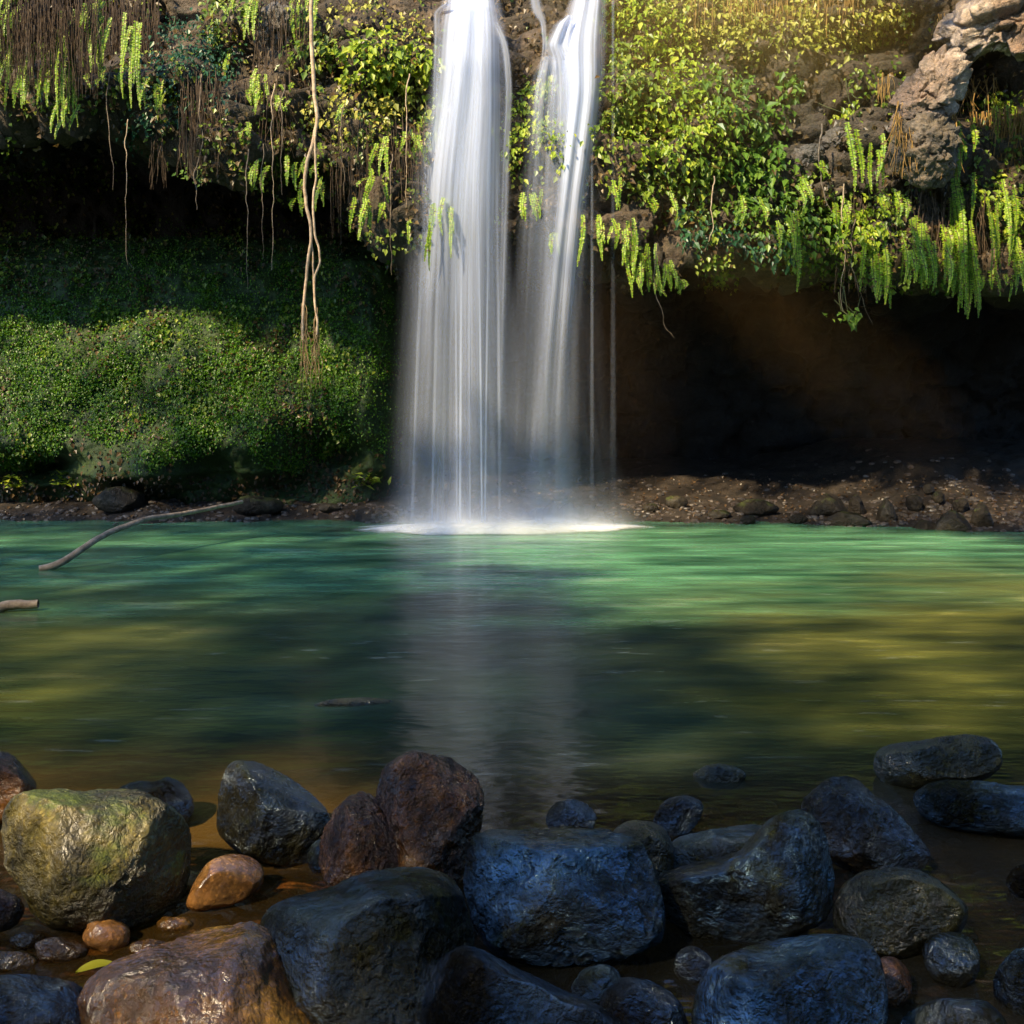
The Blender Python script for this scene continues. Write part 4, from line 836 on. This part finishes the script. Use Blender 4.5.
for x0, x1, w_, d_ in [(478,482,1.6,1.),(462,460,1.8,1.),(455,457,1.5,.7),(489,485,1.5,.7),(468,470,1.2,.6),(440,432,2.2,.45),(425,412,2.5,.4),(497,500,2.,.45)]:
    veil('water_strand', [(130,x0,w_,0.),(200,x0,w_,d_*.5),(330,(x0+x1)/2,w_,d_),(522,x1,w_,d_)], YF-.28, wl, oLa, M_strand, 4, 40, .0)
oR = at(560, 520, YF); oRa = np.array(oR[:])
wr = thing('waterfall', 'narrower right fall of the pair, stepping over rocks and slanting left', 'waterfall', oR, 'twin falls')
veil('water_sheet', [(-30,592,18,1.3,.5),(0,588,20,1.3,.35),(40,581,27,1.3,.1),(90,583,24,1.2),(150,576,22,1.05),(200,570,20,.75),(260,564,22,.55),(350,557,24,.26),(430,552,30,.18),(523,549,42,.3)], YF-.05, wr, oRa, M_fall)
veil('water_sheet', [(15,571,3,.6),(22,566,12,.9),(45,560,20,1.),(60,566,22,.8),(100,570,24,.6),(140,570,22,.3)], YF+.08, wr, oRa, M_fall)
veil('water_sheet', [(56,551,5,.6),(60,550,14,1.),(75,548,18,.9),(110,545,20,.7),(160,543,22,.42),(230,540,28,.35),(330,538,36,.32),(523,535,46,.5)], YF+.02, wr, oRa, M_veil)
veil('water_sheet', [(60,575,30,.5),(150,566,36,.42),(300,560,48,.2),(420,560,58,.18),(524,562,76,.4)], YF+.15, wr, oRa, M_veil, bul=.3)
veil('water_strand', [(-20,533,6,.9),(0,535,7,.8),(14,538,8,.7),(20,543,4,.7),(45,545,3,.8),(56,544,4,.6),(90,537,3,.4),(140,535,3,.1)], YF+.12, wr, oRa, M_strand, 8, bul=.02)
oT = at(613, 520, YF); oTa = np.array(oT[:])
wt = thing('trickle', 'faint thin thread of water falling right of the two falls', 'trickle', oT)
veil('water_strand', [(-20,613,2,.4),(60,613,1.8,.3),(150,613,2.2,.16),(300,613,3,.08),(420,613,4,.08),(520,613,5,.04)], YF-.1, wt, oTa, M_strand, 4, 50, 0)
veil('water_strand', [(60,592,1.5,.1),(100,592,1.6,.35),(250,592,2,.25),(500,592,3,.1)], YF-.1, wt, oTa, M_strand, 4, 50, 0)
# spray hugging the foot of the falls and the foam ring on the pool
def spray_mat():
    k = N('spray'); uv = k.n('UVMap').outputs[0]; s = k.n('SeparateXYZ', Vector=uv); u, v = s.outputs[0], s.outputs[1]
    e = k.n('MapRange', _interpolation_type='SMOOTHERSTEP', Value=k.math('ABSOLUTE', k.math('SUBTRACT', u, .5)), i1=.5, i2=.02).outputs[0]
    g_ = k.math('POWER', v, 2.4)
    n = k.ramp(k.noise(k.n('CombineXYZ', X=k.math('MULTIPLY', u, 14.), Y=k.math('MULTIPLY', v, 1.5), Z=k.n('ObjectInfo').outputs['Random']).outputs[0], 1., 3), [(.3, .5), (.7, 1.)])
    al = k.math('MULTIPLY', k.math('MULTIPLY', e, g_), k.math('MULTIPLY', n, 1.), True)
    sh = k.n('MixShader', Fac=.5, i1=k.n('BsdfDiffuse', Color=(.85, .88, .9, 1)).outputs[0], i2=k.n('BsdfTranslucent', Color=(.85, .88, .9, 1)).outputs[0])
    return k.done(k.n('MixShader', Fac=al, i1=k.n('BsdfTransparent').outputs[0], i2=sh.outputs[0]).outputs[0])
M_spray = spray_mat()
for (x0, x1, yt, Y, par, oa) in [(345, 575, 468, 12.6, wl, oLa), (370, 560, 486, 12.3, wl, oLa), (360, 520, 503, 12.1, wl, oLa), (470, 665, 492, 12.4, wr, oRa), (470, 655, 462, 12.6, wr, oRa), (350, 650, 507, 12.0, wr, oRa), (375, 600, 512, 11.9, wl, oLa), (420, 640, 508, 12.15, wr, oRa)]:
    nu, nv = 20, 14; V = []; UV = []
    yb = HOR+CAMZ*F/Y
    for i in range(nu):
        for j in range(nv):
            u = i/(nu-1); v = j/(nv-1); V.append(at(x0+(x1-x0)*u, yt+(yb-yt)*v, Y-.1*math.sin(u*3.14)*v)[:]); UV.append((u, v))
    me = mesh('spray', np.array(V)-oa, grid_faces(nu, nv)); setuv(me, UV); link('spray', me, M_spray, par)
def foam_mat():
    k = N('foam'); uv = k.n('UVMap').outputs[0]; s = k.n('SeparateXYZ', Vector=uv); r = s.outputs[0]
    co = k.coord(rand=False); n = k.noise(k.n('Mapping', Vector=co, Scale=(1.6, 4., 1)).outputs[0], 1., 5, .65)
    a = k.n('MapRange', _interpolation_type='SMOOTHSTEP', Value=k.math('ADD', r, k.math('MULTIPLY', k.math('SUBTRACT', n, .5), .9)), i1=1.05, i2=.6).outputs[0]
    return k.done(k.n('MixShader', Fac=a, i1=k.n('BsdfTransparent').outputs[0], i2=k.n('BsdfDiffuse', Color=(.88, .9, .92, 1)).outputs[0]).outputs[0])
M_foam = foam_mat()
for (cx, rx, ry, par, oa) in [(460, 1.35, .62, wl, oLa), (552, 1.3, .5, wr, oRa)]:
    c = np.array([(cx-512)/F*12.4, 12.4 if cx < 500 else 12.5, .006 if cx < 500 else .012]); V = []; UV = []
    for i in range(14):
        for j in range(49):
            a = 2*math.pi*j/48; q = i/13; V.append(c+np.array([rx*q*math.cos(a), ry*q*math.sin(a), .12*(1-q)**1.5])); UV.append((q, j/48))
    me = mesh('foam', np.array(V)-oa, grid_faces(14, 49)); setuv(me, UV); link('foam', me, M_foam, par)

# ------------------------------------------------------------------ LIGHT
Sd = Vector((-.47, -.57, .64)).normalized()
world = bpy.data.worlds.new('World'); scn.world = world; world.use_nodes = True; nt = world.node_tree; nt.nodes.clear()
sky = nt.nodes.new('ShaderNodeTexSky'); sky.sky_type = 'NISHITA'; sky.sun_disc = False
sky.sun_elevation = math.asin(Sd.z); sky.sun_rotation = math.atan2(Sd.x, Sd.y)
bg = nt.nodes.new('ShaderNodeBackground'); bg.inputs[1].default_value = .145; wo = nt.nodes.new('ShaderNodeOutputWorld')
mt = nt.nodes.new('ShaderNodeMix'); mt.data_type = 'RGBA'; mt.blend_type = 'MULTIPLY'; mt.inputs[0].default_value = 1.; mt.inputs[7].default_value = (.62, .88, 1.22, 1)
nt.links.new(sky.outputs[0], mt.inputs[6]); nt.links.new(mt.outputs[2], bg.inputs[0]); nt.links.new(bg.outputs[0], wo.inputs[0])
sl = bpy.data.lights.new('sun', 'SUN'); sl.energy = 5.; sl.angle = R(1.4); sl.color = (1, .80, .50)
so = bpy.data.objects.new('sun', sl); COL.objects.link(so); so.rotation_euler = Sd.to_track_quat('Z', 'Y').to_euler(); so.location = Sd*30

# ---- haze by the right cliff: sun glow tinted in, light shaft shaped in
def glow_mist(loc, scale, roty, dens, col):
    b = bmesh.new(); bmesh.ops.create_icosphere(b, subdivisions=3, radius=1); me = bpy.data.meshes.new('glow_mist'); b.to_mesh(me); b.free()
    k = N('glow_mist_air'); tcm = k.n('TexCoord').outputs['Object']
    q = k.n('VectorMath', _operation='LENGTH', i0=tcm).outputs['Value']
    dn = k.math('MULTIPLY', k.n('MapRange', _interpolation_type='SMOOTHSTEP', Value=q, i1=1., i2=.05).outputs[0], dens)
    k.t.links.new(k.n('VolumeScatter', Color=(*col, 1), Density=dn, Anisotropy=.1).outputs[0], k.out.inputs['Volume'])
    mo = link('glow_mist', me, k.m, loc=loc, kind='stuff'); mo.scale = scale; mo.rotation_euler = (0, roty, 0)
glow_mist((2.5, 10.9, 6.2), (3.0, 1.1, 2.3), 0, .20, (1, .66, .16))
glow_mist((3.3, 11.6, 2.5), (3.4, .9, 1.0), R(42), .045, (1, .55, .16))  # tilted ellipsoid shaped as the diagonal light shaft
glow_mist((1.2, 11.9, 2.0), (1.3, .8, 2.3), 0, .028, (1, .62, .28))
cyc = scn.cycles; cyc.volume_step_rate = 5.; cyc.volume_bounces = 0
# ---- unseen leaf canopy added above the picture, gaps shaped to dapple the sunlight
LIT = [ # where sun reaches: px, py, rx, ry, strength
 (700,40,190,150,1.),(860,150,260,170,.95),(980,60,110,110,1.),(330,60,90,80,.9),(395,90,60,80,1.),(500,90,130,260,1.),(560,280,110,180,.8),(640,200,70,110,.8),
 (740,550,300,25,1.),(860,588,280,40,1.),(960,600,140,40,.8),(850,650,120,20,.9),(1000,670,90,40,.8),(900,720,140,20,.5),(640,560,110,12,.7),(100,541,190,7,.8),(480,540,140,12,.6),(930,505,120,18,.7),(760,490,150,26,.7),
 (130,638,110,11,.75),(40,650,60,20,.4),(60,712,80,26,.6),(40,600,90,14,.3),(360,620,60,8,.35),
 (100,838,95,34,1.),(40,845,50,44,1.),(25,905,60,22,.9),(110,930,60,26,1.),(230,880,36,26,.9),(170,985,110,55,1.),(250,1000,75,50,1.),(60,960,60,20,.8),
 (10,450,120,60,.85),(10,410,140,80,.5),(150,450,150,40,.65),(150,400,190,70,.28),(290,440,90,40,.35),(290,400,110,60,.15),(60,500,90,20,.5),(140,50,110,60,.2)]
def lit(px, py):
    v = .0
    for cx, cy, rx, ry, s in LIT:
        q = ((px-cx)/rx)**2+((py-cy)/ry)**2
        if q < 1.6: v = max(v, s*max(0., min(1., (1.3-q)/.5)))
    return v
rC = np.random.default_rng(77); C = []; k = 0
NC = 17000; sdv = Vector(-Sd)
while k < 30000 and len(C) < NC:
    k += 1
    x, y, z = rC.uniform(-18, 3), rC.uniform(-11, 6), rC.uniform(9.2, 11.8)
    o = Vector((x, y, z)); h = BV.ray_cast(o, sdv)
    tW = z/Sd.z; W = o+sdv*tW
    H = W if (h[0] is None or h[3] > tW) else h[0]
    if H.y < .6: continue
    px, py = proj(np.array(H[:]))
    if H is W and H.y < 3.6:      # boulder tops stand about .2 m above the water here
        px, py = proj(np.array((o+sdv*((z-.2)/Sd.z))[:]))
    if not (-500 < px < 1500 and -350 < py < 1350): continue
    if rC.uniform() < lit(px, py): continue
    tf_ = (12.35-y)/sdv.y; Wf = o+sdv*tf_         # light crossing the plane of the falls
    if tf_ > 0 and Wf.z > .8 and -2. < Wf.x < 1.8 and rC.uniform() < .97: continue
    C.append((x, y, z))
C = np.array(C); n = len(C)
extra_n = 26000   # unseen leaves added behind and right of the viewer, darkening rock reflections
xe = np.where(rC.uniform(0, 1, extra_n) < .7, rC.uniform(3, 14, extra_n), rC.uniform(-14, 3, extra_n)); ye = np.where(xe > 3, rC.uniform(-15, 12, extra_n), rC.uniform(-15, -8.5, extra_n))
C = np.concatenate([C, np.stack([xe, ye, rC.uniform(8.5, 11.5, extra_n)], 1)]); n = len(C)
L = rC.uniform(.22, .38, n); L[-extra_n:] *= 1.3; D = rC.normal(0, 1, (n, 3))*np.array([1, 1, .5]); U = np.array([0, 0, 1.])+rC.normal(0, .35, (n, 3))
V, Fc = leaves(C, D, U, L, L*.62)
link('shade_canopy', mesh('shade_canopy', V, Fc, False), LG['mid'], kind='stuff')
# unseen foliage wall added behind the viewer to darken rock reflections
nJ = 26000; aJ = rC.uniform(-.5, math.pi+.55, nJ); rJ = rC.normal(10.2, .9, nJ); zJ = rC.uniform(0, 1, nJ)**.8*4.7*(1+.18*np.sin(aJ*7))
C = np.stack([-np.cos(aJ)*rJ*.98, 1.5-np.sin(aJ)*rJ*.95, zJ+.3], 1); L = rC.uniform(.3, .55, nJ); D = rC.normal(0, .6, (nJ, 3))+np.array([0, 0, -.6])
U = np.stack([np.cos(aJ), np.sin(aJ), .5+0*aJ], 1)+rC.normal(0, .4, (nJ, 3)); V, Fc = leaves(C, D, U, L, L*.6)
link('unseen_leaf_wall', mesh('unseen_leaf_wall', V, Fc, False), LG['dark'], kind='stuff')
# ------------------------------------------------------------------ render settings
scn.render.engine = 'CYCLES'; cy = scn.cycles
cy.use_denoising = True; cy.film_exposure = 2.1; cy.max_bounces = 8; cy.transparent_max_bounces = 24; cy.diffuse_bounces = 3; cy.glossy_bounces = 3; cy.transmission_bounces = 4
cy.caustics_reflective = False; cy.caustics_refractive = False; cy.sample_clamp_indirect = 4.; cy.sample_clamp_direct = 12.
scn.view_settings.view_transform = 'Standard'; scn.view_settings.look = 'None'; scn.view_settings.exposure = 0
